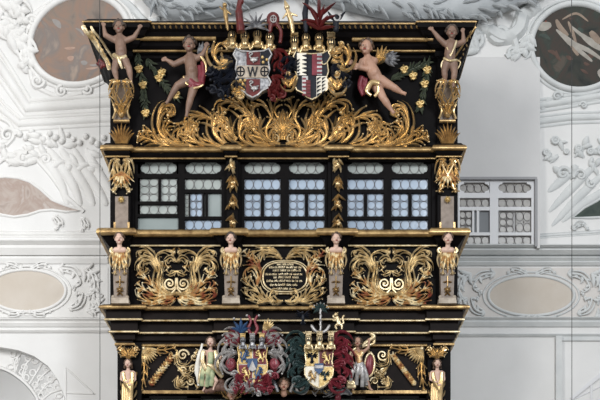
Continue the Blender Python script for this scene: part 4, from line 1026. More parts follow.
# ================================================================== COATS OF ARMS
def helmet(t, x, y, m, s=1., d0=.12, cm=None, bars=True):
    b = MB(d0); b.ball(x, y, 5, 3.9*s, 4.6*s, 4.2*s, 14, 10); b.cap((x, y+2*s, 5), (x, y+7*s, 5.5), 3.*s, 3.4*s); b.tube([(x-4*s, y+9.5*s, 5), (x, y+11*s, 7.5), (x+4*s, y+9.5*s, 5)], 1.3*s)
    b.cap((x-3.4*s, y+7*s, 5), (x-4.5*s, y+11*s, 5), 1.6*s, 1.2*s); b.cap((x+3.4*s, y+7*s, 5), (x+4.5*s, y+11*s, 5), 1.6*s, 1.2*s)
    h = b.build('helmet', m, t)
    if bars:
        b = MB(d0)
        for k in (-1.5, 0, 1.5): b.tube([(x+k*s, y-2*s, 5+4.1*s-abs(k)*.5*s), (x+k*1.1*s, y+2.8*s, 5+4.3*s-abs(k)*.5*s)], .62*s, n=6)
        b.build('visor_slot', DARK, h)
    b = MB(d0); ring(b, ellipse(x, y-4.6*s, 3.*s, 1.1*s, 16), .8*s, 6, 5)
    for k in range(5):
        dx = (k-2)*1.35*s; b.tube([(x+dx*.85, y-4.8*s, 6), (x+dx*1.15, y-8*s, 6.5)], [1.*s, .45*s]); b.ball(x+dx*1.15, y-8.4*s, 6.5, .8*s)
    b.build('crown', cm or m, t)
def shield_poly(cx, cy, w_, h_, style='baroque'):
    if style == 'baroque':
        half = [(0, -.50), (.30, -.52), (.44, -.58), (.52, -.44), (.42, -.30), (.46, -.10), (.40, .06), (.50, .20), (.42, .34), (.26, .40), (.14, .50), (0, .56)]
    else:
        half = [(0, -.48), (.25, -.50), (.5, -.54), (.48, -.35), (.44, -.15), (.5, 0), (.48, .22), (.36, .40), (.18, .52), (0, .58)]
    r_ = [(cx+x*w_, cy+y*h_) for x, y in half]; l_ = [(cx-x*w_, cy+y*h_) for x, y in half[1:-1]][::-1]
    return r_+l_
def field(poly, x0, x1, y0, y1):
    """clip polygon to a rectangle"""
    def clip(ps, f, inter):
        out = []
        for i in range(len(ps)):
            a, b = ps[i-1], ps[i]; fa, fb = f(a), f(b)
            if fa >= 0: out.append(a) if False else None
            if (fa >= 0) != (fb >= 0): t_ = fa/(fa-fb); out.append((a[0]+(b[0]-a[0])*t_, a[1]+(b[1]-a[1])*t_))
            if fb >= 0: out.append(b)
        return out
    for f in (lambda p: p[0]-x0, lambda p: x1-p[0], lambda p: p[1]-y0, lambda p: y1-p[1]):
        poly = clip(poly, f, None)
        if len(poly) < 3: return []
    return poly
def quarter(t, sh, poly, x0, x1, y0, y1, m, d0, name='quarter', h=2.4):
    q = field(poly, x0, x1, y0, y1)
    if len(q) > 2:
        b = MB(d0); b.plate(q, 1, h); return b.build(name, m, sh, smooth=False)
def strokes(parent, name, m, d0, items, h=3., voxel=None):
    b = MB(d0)
    for cp, r in items:
        pts = spline(cp, 4) if len(cp) > 2 else [Vector((*c[:2], 0)) for c in cp]; N = len(pts)
        rr = r if not hasattr(r, '__len__') else [r[0]+(r[1]-r[0])*i/(N-1) for i in range(N)]
        b.tube([(p.x, p.y, h) for p in pts], rr, n=7, flat=.7)
    return b.build(name, m, parent)
def lion(parent, m, d0, x, y, s, flip=1, h=3.):
    f = lambda a, b_: (x+flip*a*s, y+b_*s)
    b = MB(d0)
    for cp, r in (([f(-1, 3), f(-.2, 0), f(1, -3)], (1.9, 1.5)), ([f(-1, 3), f(-3, 4), f(-3, 7)], (1.3, .6)), ([f(0, 3), f(2, 4.5), f(1, 7)], (1.2, .6)), ([f(1, -2), f(3.4, -2.5), f(4, -4)], (.8, .5)), ([f(1, -.5), f(3.4, 0), f(4.6, -1)], (.8, .5)), ([f(-1.4, 3), f(-4.4, 2), f(-3.6, -2), f(-5, -4)], (.6, .8))):
        pts = spline(cp, 4); N = len(pts); b.tube([(p.x, p.y, h) for p in pts], [(r[0]+(r[1]-r[0])*i/(N-1))*s for i in range(N)], n=8, flat=.8)
    b.ball(*f(1.6, -4.6), h+.5*s, 1.7*s, 1.6*s, 1.3*s); b.ball(*f(2.9, -4.3), h+.5*s, .8*s, .6*s, .8*s)
    for k in (-1, 1): b.ball(*f(1+k*.8, -6.1), h, .5*s)
    return b.build('lion_charge', m, parent)
def eagle(parent, m, d0, x, y, s, h=3., name='eagle_charge'):
    b = MB(d0); b.ball(x, y, h, 1.3*s, 2.6*s, .9*s); b.ball(x-.3*s, y-3.6*s, h, .9*s); b.tube([(x-.6*s, y-3.6*s, h), (x-2*s, y-3.4*s, h)], [.5*s, .1*s])
    for k in (-1, 1):
        for i in range(4): leaf(b, x+k*.8*s, y-1.5*s, 90-k*(35+i*26), (5.4-i*.5)*s, 1.3*s, -k*20, h-.5, .5)
        b.tube([(x+k*.5*s, y+2*s, h), (x+k*1.6*s, y+4*s, h)], .4*s)
    for i in (-1, 0, 1): leaf(b, x, y+2*s, -90+i*22, 3.4*s, 1.1*s, 0, h-.5, .4)
    return b.build(name, m, parent)
def mantling(t, m, d0, cps, seed, w_=1.8, L=6., lw=2.4, name='mantling', lob=4, h=1.):
    for i, cp in enumerate(cps):
        b = MB(d0); acanthus(b, cp, w_*1.45, lob, L*1.05, 0, h, 2., seed=seed+i, lw=lw*1.35, t1=.6)
        (x0, y0), (x1, y1) = cp[-2][:2], cp[-1][:2]; sg = 1 if (cp[1][0]-cp[0][0])*(y1-cp[0][1])-(cp[1][1]-cp[0][1])*(x1-cp[0][0]) < 0 else -1
        volute(b, x1, y1, w_*1.9, 1.2, math.degrees(math.atan2(y1-y0, x1-x0)), sg, w_*.62, h+1.5); b.build(name, m, t)
DA = .27
# ---- upper left arms
t = thing('coat_of_arms', 'upper left coat of arms with swans and a W under four gold helmets', 'coat of arms', 252, 96, DA)
poly = shield_poly(252.5, 73, 37, 43)
b = MB(DA); b.dome(poly, -6, 1, 1.6); sh = b.build('shield', DSILV, t); b = MB(0); b.box(248, 256, 60, 88, 0, 24); b.build('wall_bracket', BLACK, t, smooth=False)
b = MB(DA); ring(b, poly, 1.1, 8, 1.6); b.build('rim', SILVER, sh)
quarter(t, sh, poly, 246.5, 260, 50, 64.5, RED, DA); quarter(t, sh, poly, 246, 260, 79, 97, RED, DA); quarter(t, sh, poly, 260.5, 275, 50, 65, NIGHT, DA); quarter(t, sh, poly, 234, 245.5, 78.5, 90, NIGHT, DA)
quarter(t, sh, poly, 235, 272, 65.5, 77.5, CREAM, DA)
def swan(x, y, name='swan_charge'):
    b = MB(DA); b.ball(x+1, y+2.5, 3.4, 3.8, 2.4, 1.2); b.tube(spline([(x-1.5, y+1.5, 3.6), (x-3.4, y-1, 3.6), (x-.5, y-3.2, 3.6), (x-2.6, y-4.6, 3.6), (x-4, y-3, 3.6)], 4), .8, n=6); b.tube([(x+3, y+1.5, 3.4), (x+5.2, y, 3.4)], [1.4, .4]); b.tube([(x+.5, y+4, 3.4), (x+.3, y+6, 3.4)], .5); b.build(name, SILVER, sh)
swan(253, 57.5); swan(253.5, 86)
strokes(sh, 'letter_w', NIGHT, DA, [([(248, 67), (250.3, 76.5)], .7), ([(250.3, 76.5), (252.6, 67)], .7), ([(252.6, 67), (254.9, 76.5)], .7), ([(254.9, 76.5), (257.2, 67)], .7)], 3)
for x in (240.5, 264.5):
    b = MB(DA); ring(b, ellipse(x, 71.5, 3.8, 4.6, 16), .6, 6, 2.8); b.tube([(x-3.6, 71.5, 2.8), (x+3.6, 71.5, 2.8)], .6); b.tube([(x, 67, 2.8), (x, 76, 2.8)], .6); b.build('ringed_cross', NIGHT, sh)
for x, y in ((262.5, 57.5), (267, 60), (263.2, 62.5), (240.5, 80.5), (245, 80.5), (243, 84.5)):
    b = MB(DA); b.ball(x, y, 3, 1.6); b.build('roundel', YGOLD, sh)
for x, y in ((232.5, 37.5), (245, 37.5), (257.5, 36), (270, 39)): helmet(t, x, y, GOLD, 1.2)
mantling(t, GOLD, DA, [[(232, 60), (220, 64), (214, 54), (219, 44), (227, 44)], [(234, 92), (238, 88), (240, 96)]], 80, 2.2, 6, 3)
mantling(t, NIGHT, DA, [[(234, 62), (224, 64), (216, 74), (210, 70)], [(234, 70), (226, 78), (216, 82), (212, 90)], [(236, 80), (228, 88), (220, 94)]], 84, 2.6, 8, 4, h=0)
mantling(t, RED, DA, [[(274, 50), (281, 56), (278, 66), (284, 70)], [(272, 76), (279, 82), (276, 90), (282, 94)], [(268, 88), (276, 92), (272, 98)]], 88, 2., 6, 3, h=0)
b = MB(DA); b.tube(spline([(241, 33, 5), (240, 22, 5), (239, 10, 5), (241, 0, 5)], 5), [4.2]*4+[3.8]*6+[2.8]*6, n=10); b.ball(241, 3, 5, 3.2); b.build('crest', RED, t, 'tall red crest')
b = MB(DA); b.cap((228, 31, 5), (226, 18, 5), 1.2, 2.4); b.ball(225, 7, 6, 2.6); b.cap((226, 18, 5), (225, 11, 5), 2.4, 2.); b.cap((224, 12, 5), (220, 8, 5), 1, .8); b.cap((227, 12, 5), (231, 16, 6), 1, .8); b.solid('crest', GOLDW, t, .006, 2, 'gilded figure crest')
b = MB(DA)
for i in range(9): leaf(b, 256, 28, 90+(i-4)*24, 15, 2.6, (i-4)*8, 4, 2)
b.build('crest', DSILV, t, 'silver leaf crest')
b = MB(DA); b.ball(273, 20, 4, 7, 7.5, 3.5); b.cap((271, 24, 4), (270, 32, 4), 3, 2.); b.tube(spline([(276, 24, 4), (281, 32, 4), (280, 44, 4)], 4), 2); o = b.solid('crest', RED, t, .007, 2, 'dark red hood crest with a wheel')
b = MB(DA); ring(b, ellipse(273.5, 21.5, 2.8, 3.4, 16), .55, 6, 7.8); b.tube([(270.8, 21.5, 7.8), (276.2, 21.5, 7.8)], .45); b.tube([(273.5, 18, 7.8), (273.5, 25, 7.8)], .45); b.build('wheel', SILVER, o)
# ---- upper right arms
t = thing('coat_of_arms', 'upper right coat of arms, black, red and silver striped shield with gold scroll mantling', 'coat of arms', 312, 98, DA)
poly = shield_poly(312, 75, 36, 43)
b = MB(DA); b.dome(poly, -6, 1, 1.6); sh = b.build('shield', NIGHT, t); b = MB(0); b.box(308, 316, 60, 88, 0, 24); b.build('wall_bracket', BLACK, t, smooth=False)
b = MB(DA); ring(b, poly, .8, 8, 1.6); b.build('rim', GPALE, sh)
quarter(t, sh, poly, 297, 306.5, 53, 75, IVORY, DA, 'ivory_field'); quarter(t, sh, poly, 302, 308, 76, 98, SILVER, DA, 'silver_field', 2.6); quarter(t, sh, poly, 306, 310.5, 80, 98, RED, DA, 'red_field', 2.8); quarter(t, sh, poly, 312, 317, 54, 75, CRIM, DA, 'red_field'); quarter(t, sh, poly, 317, 322, 53, 75, SILVER, DA, 'silver_field'); quarter(t, sh, poly, 316.5, 328, 76, 98, IVORY, DA, 'ivory_field')
for k in range(5):
    for tri_ in ([(302, 55.5+k*4.2), (307, 54.5+k*4.2), (307, 57.5+k*4.2)], [(317, 78+k*4), (321, 77+k*4), (317, 80.8+k*4)], [(322, 78+k*3.4), (325.5, 77+k*3.4), (322, 80.4+k*3.4)], [(297, 60+k*3.4), (300, 59+k*3.4), (298, 62+k*3.4)]):
        b = MB(DA); b.plate(tri_, 2.2, 3.2); b.build('black_point', NIGHT, sh, smooth=False)
    for bx4 in ((317, 322, 56+k*4, 57.6+k*4, 2.2, 3), (302.4, 306, 78+k*4, 79.6+k*4, 2.4, 3.1), (306.5, 310.5, 82+k*3.4, 83+k*3.4, 2.4, 3.2)):
        b = MB(DA); b.box(*bx4); b.build('red_bar', CRIM, sh, smooth=False)
strokes(sh, 'crescent', GPALE, DA, [(ellipse(324, 62, 2.2, 2.4, 8, 0, 20, 200), .5)], 2.6)
for x, y in ((294.5, 42.5), (306, 40), (319, 40), (331, 44.5)): helmet(t, x, y, GOLD, 1.2)
mantling(t, GOLD, DA, [[(332, 60), (344, 66), (349, 56), (344, 47), (338, 50)], [(330, 78), (337, 88), (341, 80), (337, 74)]], 90, 2.1, 5, 2.8)
mantling(t, GOLD, DA, [[(296, 76), (289, 86), (285, 80), (289, 74)], [(331, 55), (337, 52), (341, 44)]], 93, 1.6, 4, 2.4)
mantling(t, NIGHT, DA, [[(332, 66), (342, 74), (346, 84)], [(296, 60), (288, 66), (290, 76)]], 95, 2.6, 7, 4, h=0)
b = MB(DA); b.ball(287, 9, 6, 3); b.cap((288, 13, 5), (291, 22, 5), 2.4, 2.8); b.cap((291, 22, 5), (293, 34, 5), 2.8, 2.); b.cap((289, 14, 5), (297, 18, 7), 1.3, 1.); b.cap((287, 14, 5), (283, 20, 6), 1.2, .9); b.cap((286, 6, 6), (285, 3, 6), 2, 1); b.solid('crest', GOLD, t, .006, 2, 'gilded man crest')
b = MB(DA); b.cap((306, 32, 4), (305, 14, 4), 2.2, 3.2); b.cap((305, 14, 4), (307, 0, 4), 3.2, 2); b.solid('crest', NIGHT, t, .007, 2, 'dark plume crest')
b = MB(DA)
for i in range(11): leaf(b, 319, 30-(i % 3)*6, 90+(i-5)*15, 16+(i % 3)*3, 4., (i-5)*4, 4, 2)
b.build('crest', RED, t, 'red leaf plume crest')
b = MB(DA); b.cap((336, 30, 3), (336, 18, 3), 3, 3.4); b.cap((332, 18, 3), (328, 12, 3), 2, .8); b.cap((340, 18, 3), (345, 12, 3), 2, .8); b.solid('crest', NIGHT, t, .007, 2, 'black winged crest')
strokes(t, 'crest_ring', SILVER, DA, [(ellipse(337, 19, 3, 3.6, 9, 0, -60, 170), .9)], 7)

# ---- lower coats of arms
DBW = .02; DB = .17
t = thing('coat_of_arms', 'lower left coat of arms, quartered shield of lions in red and silver curling mantling', 'coat of arms', 252, 392, DB)
poly = shield_poly(252.5, 363, 30, 36, 'plain')
b = MB(DB); b.dome(poly, -8, 2, 2.6); sh = b.build('shield', IVORY, t); b = MB(-.09); xm = sum(p[0] for p in poly)/len(poly); b.box(xm-5, xm+5, 352, 378, 0, 20); b.build('wall_bracket', BLACK, t, smooth=False)
b = MB(DB); ring(b, poly, .9, 8, 2.6); b.build('rim', YGOLD, sh)
quarter(t, sh, poly, 239, 252, 345, 364, YGOLD, DB, h=3.2); quarter(t, sh, poly, 253.2, 266, 345, 364, CRIM, DB, h=3.2); quarter(t, sh, poly, 239, 252, 365, 385, CRIM, DB, h=3.2); quarter(t, sh, poly, 253.2, 266, 365, 385, YGOLD, DB, h=3.2)
lion(sh, BLUE, DB, 245, 356, .95, 1, 4.4); lion(sh, YGOLD, DB, 260, 356, .95, -1, 4.4); lion(sh, YGOLD, DB, 246, 373, .9, -1, 4.4); lion(sh, BLUE, DB, 259, 373, .9, 1, 4.4)
b = MB(DB); b.plate([(247.5, 359), (257.5, 359), (257.5, 367), (255, 371), (252.5, 372.5), (250, 371), (247.5, 367)], 2, 5); b.build('inner_shield', BLUE, sh, smooth=False)
b = MB(DB); b.plate([(252.5, 361), (256.5, 370), (252.5, 372), (248.5, 370)], 4, 5.6); b.build('silver_pile', SILVER, sh, smooth=False)
for x in (243, 252.5, 262): helmet(t, x, 341, DSILV, .75, DB+.02, YGOLD if x != 252.5 else SILVER)
for sgn in (-1, 1):
    f = lambda x, y: (252.5+sgn*x, y)
    mantling(t, SILVER, DB, [[f(14, 346), f(22, 342), f(28, 348), f(26, 354), f(22, 352)], [f(16, 352), f(26, 356), f(31, 364), f(26, 372), f(18, 374)], [f(12, 340), f(20, 334), f(26, 336), f(26, 341)]], 200, 1.9, 4.5, 2.4)
    mantling(t, CRIM, DB, [[f(14, 344), f(20, 338), f(25, 340)], [f(16, 374), f(10, 386), f(18, 390)]], 206, 2.2, 5, 3)
    b = MB(DB); b.ball(*f(22, 364), 1, 5.4, 7, 3.4); ring(b, ellipse(*f(22, 364), 3.4, 4.6, 14), 1.1, 6, 3.4); b.build('red_boss', CRIM, t)
mantling(t, SILVER, DB, [[(236, 392), (230, 386), (236, 382), (242, 386)], [(246, 392), (252, 384), (260, 388), (258, 394)]], 210, 1.6, 5, 2.4)
mantling(t, CRIM, DB, [[(254, 386), (264, 382), (274, 376)]], 212, 2.2, 5, 3)
b = MB(DB)
for i in range(5): leaf(b, 241, 334, 90+(i-2)*20, 16-abs(i-2)*2, 3.6, (i-2)*25, 3, 2)
b.build('crest', BLUE, t, 'blue plume crest')
b = MB(DB)
for s in (-1, 1): b.tube(spline([(253+s*1.5, 335, 4), (253+s*4.5, 329, 4), (253+s*2, 322, 4), (253+s*4.5, 316, 4)], 5), [1.7]*8+[1.3]*8, n=8)
b.build('crest', CRIM, t, 'red lyre-shaped crest')
for x, y in ((247, 316), (259, 316), (234, 319), (248, 330)):
    b = MB(DB); b.ball(x, y, 4, 1.4); b.build('silver_bead', SILVER, t)
feathers(t, 'crest', GPALE, DB, (264, 332), (80, 66, 52, 40, 30), 15, 3, 15, 3); b = MB(DB); b.cap((264, 335, 3), (266, 327, 3), 3, 2.6); b.build('red_cap', CRIM, t)
# lower right arms
t = thing('coat_of_arms', 'lower right coat of arms with green-black mantling at left and crimson at right', 'coat of arms', 319, 390, DB)
poly = shield_poly(319, 367, 29, 36, 'plain')
b = MB(DB); b.dome(poly, -8, 2, 2.6); sh = b.build('shield', IVORY, t); b = MB(-.09); xm = sum(p[0] for p in poly)/len(poly); b.box(xm-5, xm+5, 352, 378, 0, 20); b.build('wall_bracket', BLACK, t, smooth=False)
b = MB(DB); ring(b, poly, .9, 8, 2.6); b.build('rim', GPALE, sh)
quarter(t, sh, poly, 305, 318.4, 345, 366, YGOLD, DB, h=3.2); quarter(t, sh, poly, 319.4, 334, 345, 366, RED, DB, h=3.2); quarter(t, sh, poly, 305, 318.4, 367, 389, IVORY, DB, h=3.2); quarter(t, sh, poly, 319.4, 334, 367, 389, YGOLD, DB, h=3.2)
eagle(sh, NIGHT, DB, 312, 358, 1.15, 4.2); lion(sh, YGOLD, DB, 326, 358, .9, -1, 4.4); lion(sh, GOLDW, DB, 312, 376, .85, -1, 4.4); eagle(sh, TEAL, DB, 325, 376, 1.0, 4.2, 'green_charge')
b = MB(DB); b.plate([(314.5, 364), (323.5, 364), (323.5, 370), (319, 375), (314.5, 370)], 3, 5.4); b.build('inner_shield', BLUE, sh, smooth=False); b = MB(DB); b.plate([(314.8, 366), (323.2, 366), (322.6, 369), (315.4, 369)], 5, 5.9); b.build('silver_bar', SILVER, sh, smooth=False)
for x in (308.5, 319.5, 331): helmet(t, x, 340, GPALE, .86, DB+.02)
mantling(t, TEAL, DB, [[(306, 346), (297, 338), (291, 344), (294, 350)], [(304, 354), (295, 352), (290, 360), (296, 364)], [(305, 366), (296, 366), (291, 374), (298, 380)], [(308, 380), (300, 386), (296, 380)]], 220, 2.1, 5, 2.8)
mantling(t, CRIM, DB, [[(332, 346), (341, 338), (347, 344), (344, 350)], [(334, 354), (343, 352), (349, 360), (342, 364)], [(333, 366), (342, 366), (348, 374), (341, 380)], [(330, 380), (338, 386), (342, 380)]], 225, 2.1, 5, 2.8)
eagle(t, NIGHT, DB, 303, 318, 1.5, 3, 'crest')
b = MB(DB); b.tube([(320.5, 334, 4), (320.5, 309, 4)], .9, n=8)
b.tube([(320.5+1.1*math.cos(i*.9), 333-i*.8, 4+1.1*math.sin(i*.9)) for i in range(30)], .6, n=6); b.build('crest_column', SILVER, t)
b = MB(DB); b.tube(spline([(311, 325, 4), (315, 331, 4), (320.5, 333, 4), (326, 331, 4), (330, 325, 4)], 4), [.5]+[1.6]*15+[.5], n=8); b.build('crescent', SILVER, t)
b = MB(DB)
for i in range(9): leaf(b, 320.5, 310, 90+(i-4)*24, 8.5, 2.8, (i-4)*14, 3, 1.6)
b.build('palm_crest', TEAL, t)
for i in range(7):
    a = R(-90+(i-3)*26); b = MB(DB); b.ball(320.5+8*math.cos(a), 310+6*math.sin(a), 5, .8); b.build('palm_bead', SILVER, t)
lion(t, GPALE, DB, 338, 321, 1.25, -1, 4.5)['label'] = 'gilded lion crest'

# ---------------- silver cherub head mount at the bottom centre and small head
def winged_head(cx, cy, r, label, wings):
    t = thing('winged_cherub_carving' if wings else 'herm_bust_carving', label, 'statue', cx, cy+8, 0.)
    b = MB(.02); q = face(b, cx, cy, 7, r, 0, 0); b.cap((cx, cy+r, 6), (cx, cy+r*1.8, 4), r*.5, r*.7); b.solid('head', SKIN, t, .005, 2); features(t, .02, q, r, 0, 0, HAIR)
    for s in (-1, 1):
        if wings:
            b = MB(.02); volute(b, cx+s*17, 388, 7.5, 1.6, 90, -s, 2., 3)
            b.tube(spline([(cx+s*6, 392, 3), (cx+s*11, 382, 4), (cx+s*18, 380.5, 3)], 5), 2)
            acanthus(b, [(cx+s*22, 384), (cx+s*30, 383), (cx+s*34, 390), (cx+s*30, 394)], 1.6, 6, 5, 0, 2, 1.5, seed=300)
            b.build('scroll_wing', SILVER if s > 0 else DSILV, t)
        else:
            b = MB(.02); acanthus(b, [(cx+s*3, 399), (cx+s*7, 392), (cx+s*6, 388)], 1.4, 4, 4, 0, 2, 1); b.build('collar_leaf', GOLDW, t)
winged_head(284, 386, 4.6, 'cherub head between silver scroll wings under the two lower coats of arms', True)
winged_head(232, 396, 4.0, 'small gilt-collared head at the bottom edge below the lower left coat of arms', False)
b = MB(.0); b.ball(338, 398, 4, 3.2, 4, 3); b.cap((338, 400, 3), (338, 406, 3), 3, 3.4); o = b.solid('putto_head', CRIM, None, .006, 2); tag(o, 'small reddish carved knob at the bottom edge below the crimson mantling', 'carved ornament')
b = MB(0)
acanthus(b, [(352, 394), (340, 390), (326, 394), (322, 388)], 1.6, 6, 5, 0, 2, 1.4, seed=310); b.v and tag(b.build('silver_scroll', DSILV), 'tarnished silver scroll lying below the lower right shield', 'carved ornament')

# ---------------- allegorical women beside the lower arms
DB = DBW
t = thing('woman_statue', 'woman in a yellow and green robe beside the lower left coat of arms', 'statue', 212, 392, DB)
b = MB(DB); q = face(b, 211, 343.5, 8, 3.6, -.15, -.15)
b.cap((211, 347, 7), (210.5, 351, 6), 1.8, 2); b.cap((205.5, 353, 5), (215.5, 353, 5), 2.4, 2.4); b.cap((210.5, 354, 6), (210.5, 364, 6), 4.2, 3.8); b.cap((210.5, 364, 6), (209, 374, 6), 4, 5)
b.cap((216, 353.5, 6), (220.5, 360, 8), 1.9, 1.5); b.cap((220.5, 360, 8), (224, 354, 9), 1.5, 1.); hand(b, (224, 354, 9), 60, .8, 4)
b.cap((205, 353.5, 6), (202, 360, 8), 1.9, 1.5); b.cap((202, 360, 8), (204, 366, 9), 1.5, 1.); hand(b, (204, 366, 9), -80, .8, 4)
b.cap((209, 374, 6), (206, 384, 6), 3, 2); b.cap((206, 384, 6), (204.5, 389, 5), 1.8, 1.1); foot(b, (204.5, 389, 5), -120, 4, 1.1)
b.cap((211, 374, 6), (217, 382, 8), 3, 2); b.cap((217, 382, 8), (214, 388, 6), 1.8, 1.1); foot(b, (214, 388, 6), -100, 4, 1.1)
b.solid('body', SKINP, t, .005, 2); features(t, DB, q, 3.6, -.15, -.15, HAIR, 'long')
cloth(t, 'yellow_mantle', GPALE, DB, [([(204, 352, 8), (203, 362, 9), (207, 372, 9)], 2.4), ([(216, 352, 8), (218, 364, 9), (222, 376, 7)], 2.6), ([(208, 366, 10), (215, 370, 11), (223, 378, 7)], 2.5), ([(203, 364, 8), (201, 374, 7), (199, 384, 5)], 1.8)])
cloth(t, 'green_gown', ROBEG, DB, [([(211, 354, 9), (211, 364, 10), (208, 376, 9)], 3), ([(205, 366, 8), (203, 376, 8), (202, 387, 6)], 2.4), ([(209, 370, 10), (208, 380, 9), (207, 388, 7)], 2.2), ([(213, 370, 9), (213, 378, 9), (211, 387, 7)], 2.4)])
b = MB(DB)
b.tube(spline([(202.5, 344, 4), (200, 355, 4), (197, 370, 4), (199, 386, 4)], 5), [1.2]*4+[2.4]*8+[1.4]*4, n=8, flat=.5); b.tube(spline([(204, 350, 3), (201, 362, 3), (199, 376, 3)], 5), 1.6); b.build('palm_wing', WHITEF, t)
b = MB(DB)
for x, y, r in ((218, 387, 5), (224, 388, 4.5), (212, 390, 4), (221, 382, 4), (206, 391, 3)): b.ball(x, y, 3, r, r*.9, r*.8)
o = b.solid('rock', ROCK, None, .007, 2); tag(o, 'brown carved rock under the statue of the woman in yellow and green', 'rock')
t = thing('woman_statue', 'woman in a silver skirt with a red oval shield beside the lower right arms', 'statue', 361, 392, DB)
b = MB(DB); q = face(b, 357.5, 343.5, 8, 3.6, .1, -.1)
b.cap((357.5, 347, 7), (358, 351, 6), 1.8, 2); b.cap((353, 352.5, 5), (363, 352.5, 5), 2.4, 2.4); b.cap((358, 354, 6), (359, 364, 6), 4., 3.4); b.cap((359, 364, 6), (361, 374, 6), 4, 4.6)
b.cap((353, 353, 6), (350, 360, 8), 1.9, 1.5); b.cap((350, 360, 8), (354, 365, 9), 1.5, 1.); hand(b, (354, 365, 9), -60, .8, 4)
b.cap((363, 353, 6), (368, 349, 7), 1.9, 1.5); b.cap((368, 349, 7), (369, 343, 7), 1.5, 1.); hand(b, (369, 343, 7), 100, .8, 4)
b.cap((359, 374, 6), (355, 382, 7), 3, 2); b.cap((355, 382, 7), (354, 388, 5), 1.8, 1.1); foot(b, (354, 388, 5), -120, 4, 1.1)
b.cap((363, 374, 6), (367, 382, 7), 3, 2); b.cap((367, 382, 7), (370, 389, 5), 1.8, 1.1); foot(b, (370, 389, 5), -40, 4, 1.1)
b.solid('body', SKIN, t, .005, 2); features(t, DB, q, 3.6, -.1, .1, HAIRD, 'long')
cloth(t, 'silver_skirt', SILVER, DB, [([(357, 364, 9), (352, 374, 9), (350, 384, 6)], 2.2), ([(359, 364, 10), (357, 375, 10), (356, 386, 7)], 2.2), ([(361, 364, 10), (362, 376, 10), (362, 388, 7)], 2.2), ([(362, 365, 9), (366, 376, 9), (367, 386, 6)], 2.2), ([(355, 366, 10), (361, 369, 11), (366, 374, 9)], 1.4)])
cloth(t, 'bodice', GPOLY, DB, [([(354, 353, 9), (358, 358, 10), (359, 365, 10)], 2.6), ([(362, 353, 9), (360, 358, 10)], 2.2)])
cloth(t, 'flying_scarf', GPALE, DB, [([(362, 346, 5), (369, 341, 5), (374, 337, 5), (370, 334, 5)], 2.), ([(362, 347, 5), (373, 344, 4), (374, 338, 4)], 1.6), ([(363, 347, 5), (354, 350, 6), (349, 358, 6), (352, 368, 6)], 1.6)])
b = MB(DB); b.dome(ellipse(369.5, 365, 4.6, 11, 24, 4), -2, 2, 4); sh = b.build('oval_shield', CRIM, t)
b = MB(DB); ring(b, ellipse(369.5, 365, 5, 11.6, 24, 4), 1.2, 8, 2.6); b.build('shield_rim', GPALE, sh)
b = MB(DB); b.box(346.5, 356, 381, 389, 1, 8); b.ball(351, 385, 5, 5.2, 4, 4); o = b.solid('gilded_block', GPALE, None, .006, 4); tag(o, 'lumpy gilded block at the foot of the silver-skirted woman', 'carved ornament')

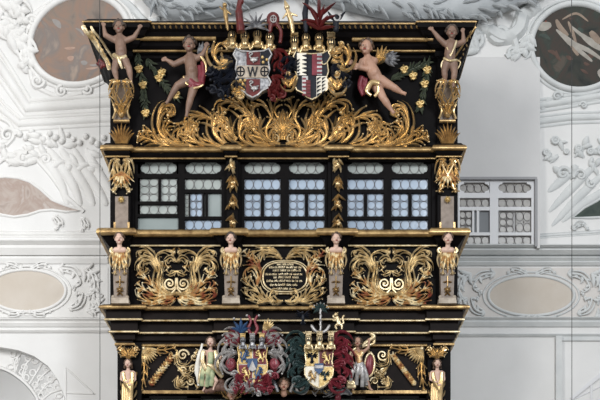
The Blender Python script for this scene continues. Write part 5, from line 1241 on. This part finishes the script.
# ---------------- spandrels, diagonal strips, pierced panels, corner caryatids of the lower storey
DL = -.085
def lower_side(sgn, side):
    f = lambda x: x if sgn < 0 else 565.5-x     # mirrored about the middle of the lower storey
    t = thing('shell_spandrel', 'gilded shell and leaf spandrel in the upper %s corner of the lower storey' % side, 'carved ornament', f(150), 370, DL)
    b = MB(DL)
    for i in range(9):
        a = -8-i*10.5; leaf(b, f(143), 348, a if sgn < 0 else 180-a, 17, 3.6, 0, 1.2, 2, sect=RIDGE)
    b.ball(f(143.5), 348.5, 2, 2.4); b.build('shell', GPALE, t)
    b = MB(DL); acanthus(b, [(f(156), 350), (f(164), 350), (f(175), 347.5)], 1.5, 6, 5, 0, 1.2, 1.2, seed=401); acanthus(b, [(f(144), 362), (f(144), 374), (f(141.5), 390)], 1.5, 7, 5, 0, 1.2, 1.2, seed=402); b.build('trailing_leaves', GOLD, t)
    t = thing('leaf_strip', 'slanting red and gold leaf strip beside the %s shell spandrel' % side, 'carved ornament', f(161), 370, DL)
    b = MB(DL); rnd = random.Random(7)
    for i in range(13):
        u = i/12; x = 150+u*22; y = 385-u*29
        for s in (-1, 1): leaf(b, f(x), y, (52+s*40) if sgn < 0 else 180-(52+s*40), 5, 2.6, 30*s, 1, 1.4)
    b.build('leaves', GPOLY, t); b = MB(DL)
    for i in range(6): u = (i+.5)/6; b.ball(f(150+u*22), 385-u*29, 2, 1.5)
    b.build('berries', YGOLD, t)
    t = thing('pierced_panel', 'small pierced gilded scroll panel just %s the %s woman statue' % (('left of', 'left') if sgn < 0 else ('right of', 'right')), 'carved panel', f(188), 388, DL)
    b = MB(DL)
    volute(b, f(183), 355, 6, 1.5, 0, -sgn, 1.3, 1.6); volute(b, f(194), 357, 4.5, 1.4, 90, sgn, 1.2, 1.6); volute(b, f(183), 371, 4.6, 1.4, 180, sgn, 1.2, 1.6); volute(b, f(193), 369, 4.6, 1.4, 0, -sgn, 1.2, 1.6); volute(b, f(181), 382, 4, 1.4, 0, sgn, 1.1, 1.6); volute(b, f(191), 381, 4.2, 1.4, 180, -sgn, 1.1, 1.6)
    b.build('scrolls', GPALE, t); b = MB(DL)
    for cp, sd in (([(f(177), 350), (f(178), 364), (f(188), 364), (f(198), 350)], 1), ([(f(177), 388), (f(186), 376), (f(198), 388)], 2), ([(f(177), 366), (f(187), 374), (f(199), 364), (f(200), 378)], 3), ([(f(178), 376), (f(177), 386), (f(188), 387)], 4)):
        acanthus(b, cp, 1.0, 6, 4, 0, 1.4, 1, seed=410+sd, lw=1.6)
    b.build('leaves', GPALE, t)
    cx = f(128.5)
    t = thing('caryatid_pilaster', 'gilded caryatid pilaster at the lower %s corner under the corbel cornice' % side, 'statue', cx, 420, -.03)
    D = -.03; b = MB(D)
    for s in (-1, 1):
        acanthus(b, [(cx+s*1, 357), (cx+s*5, 352), (cx+s*9, 348)], 1.8, 5, 5, 0, 2, 2, seed=421); volute(b, cx+s*7, 349, 2.6, 1.3, 90, -s, 1.2, 3)
    for i in range(5): leaf(b, cx, 359, 90+(i-2)*26, 11, 3, (i-2)*-10, 2, 2.4, sect=RIDGE)
    b.build('capital', GOLD, t)
    b = MB(D); q = face(b, cx, 364.5, 6, 3.2, 0, 0); b.cap((cx, 367, 5), (cx, 371, 4), 1.8, 2); b.cap((cx-4.5, 373, 3.5), (cx+4.5, 373, 3.5), 2.3, 2.3); b.cap((cx, 374, 4), (cx, 386, 4), 4.2, 3.4)
    b.cap((cx-6, 373.5, 4), (cx-7, 380, 5), 1.7, 1.3); b.cap((cx-7, 380, 5), (cx-2.6, 383, 8), 1.3, .9); hand(b, (cx-2.6, 383, 8), 0, .6, 3)
    b.cap((cx+6, 373.5, 4), (cx+7, 380, 5), 1.7, 1.3); b.cap((cx+7, 380, 5), (cx+2.6, 386, 8), 1.3, .9); hand(b, (cx+2.6, 386, 8), 190, .6, 3)
    b.solid('body', SKINP, t, .005, 2); features(t, D, q, 3.2, 0, 0, HAIR, 'long')
    cloth(t, 'gilded_robe', GOLD, D, [([(cx-4.5, 373, 6), (cx-3, 382, 7), (cx+3, 394, 6)], 2.2), ([(cx+4.5, 373, 6), (cx+4, 384, 7), (cx+3, 398, 6), (cx+3, 418, 5)], 2.2), ([(cx-4, 384, 5), (cx-4.5, 398, 5), (cx-3.5, 418, 5)], 2.6), ([(cx, 380, 6), (cx-1, 396, 6), (cx, 418, 6)], 2.4)])
    b = MB(D)
    for k in range(4): leaf(b, cx-8, 372+k*9, -80, 9, 2.2, 30, 1, 1.2); leaf(b, cx+8, 372+k*9, -100, 9, 2.2, -30, 1, 1.2)
    b.build('edge_leaves', GOLD, t)
lower_side(-1, 'left'); lower_side(1, 'right')

# ---------------- two thin hanging cables in front
for x, lab in ((99.5, 'thin dark cable hanging full height left of the gallery'), (572.5, 'thin dark cable hanging full height in front of the dark green oval fresco')):
    b = MB(1.2); b.tube([(x-.3, -60, 0), (x, 200, 0), (x, 480, 0)], .34, n=8); tag(b.build('hanging_cable', CABLE), lab, 'cable')
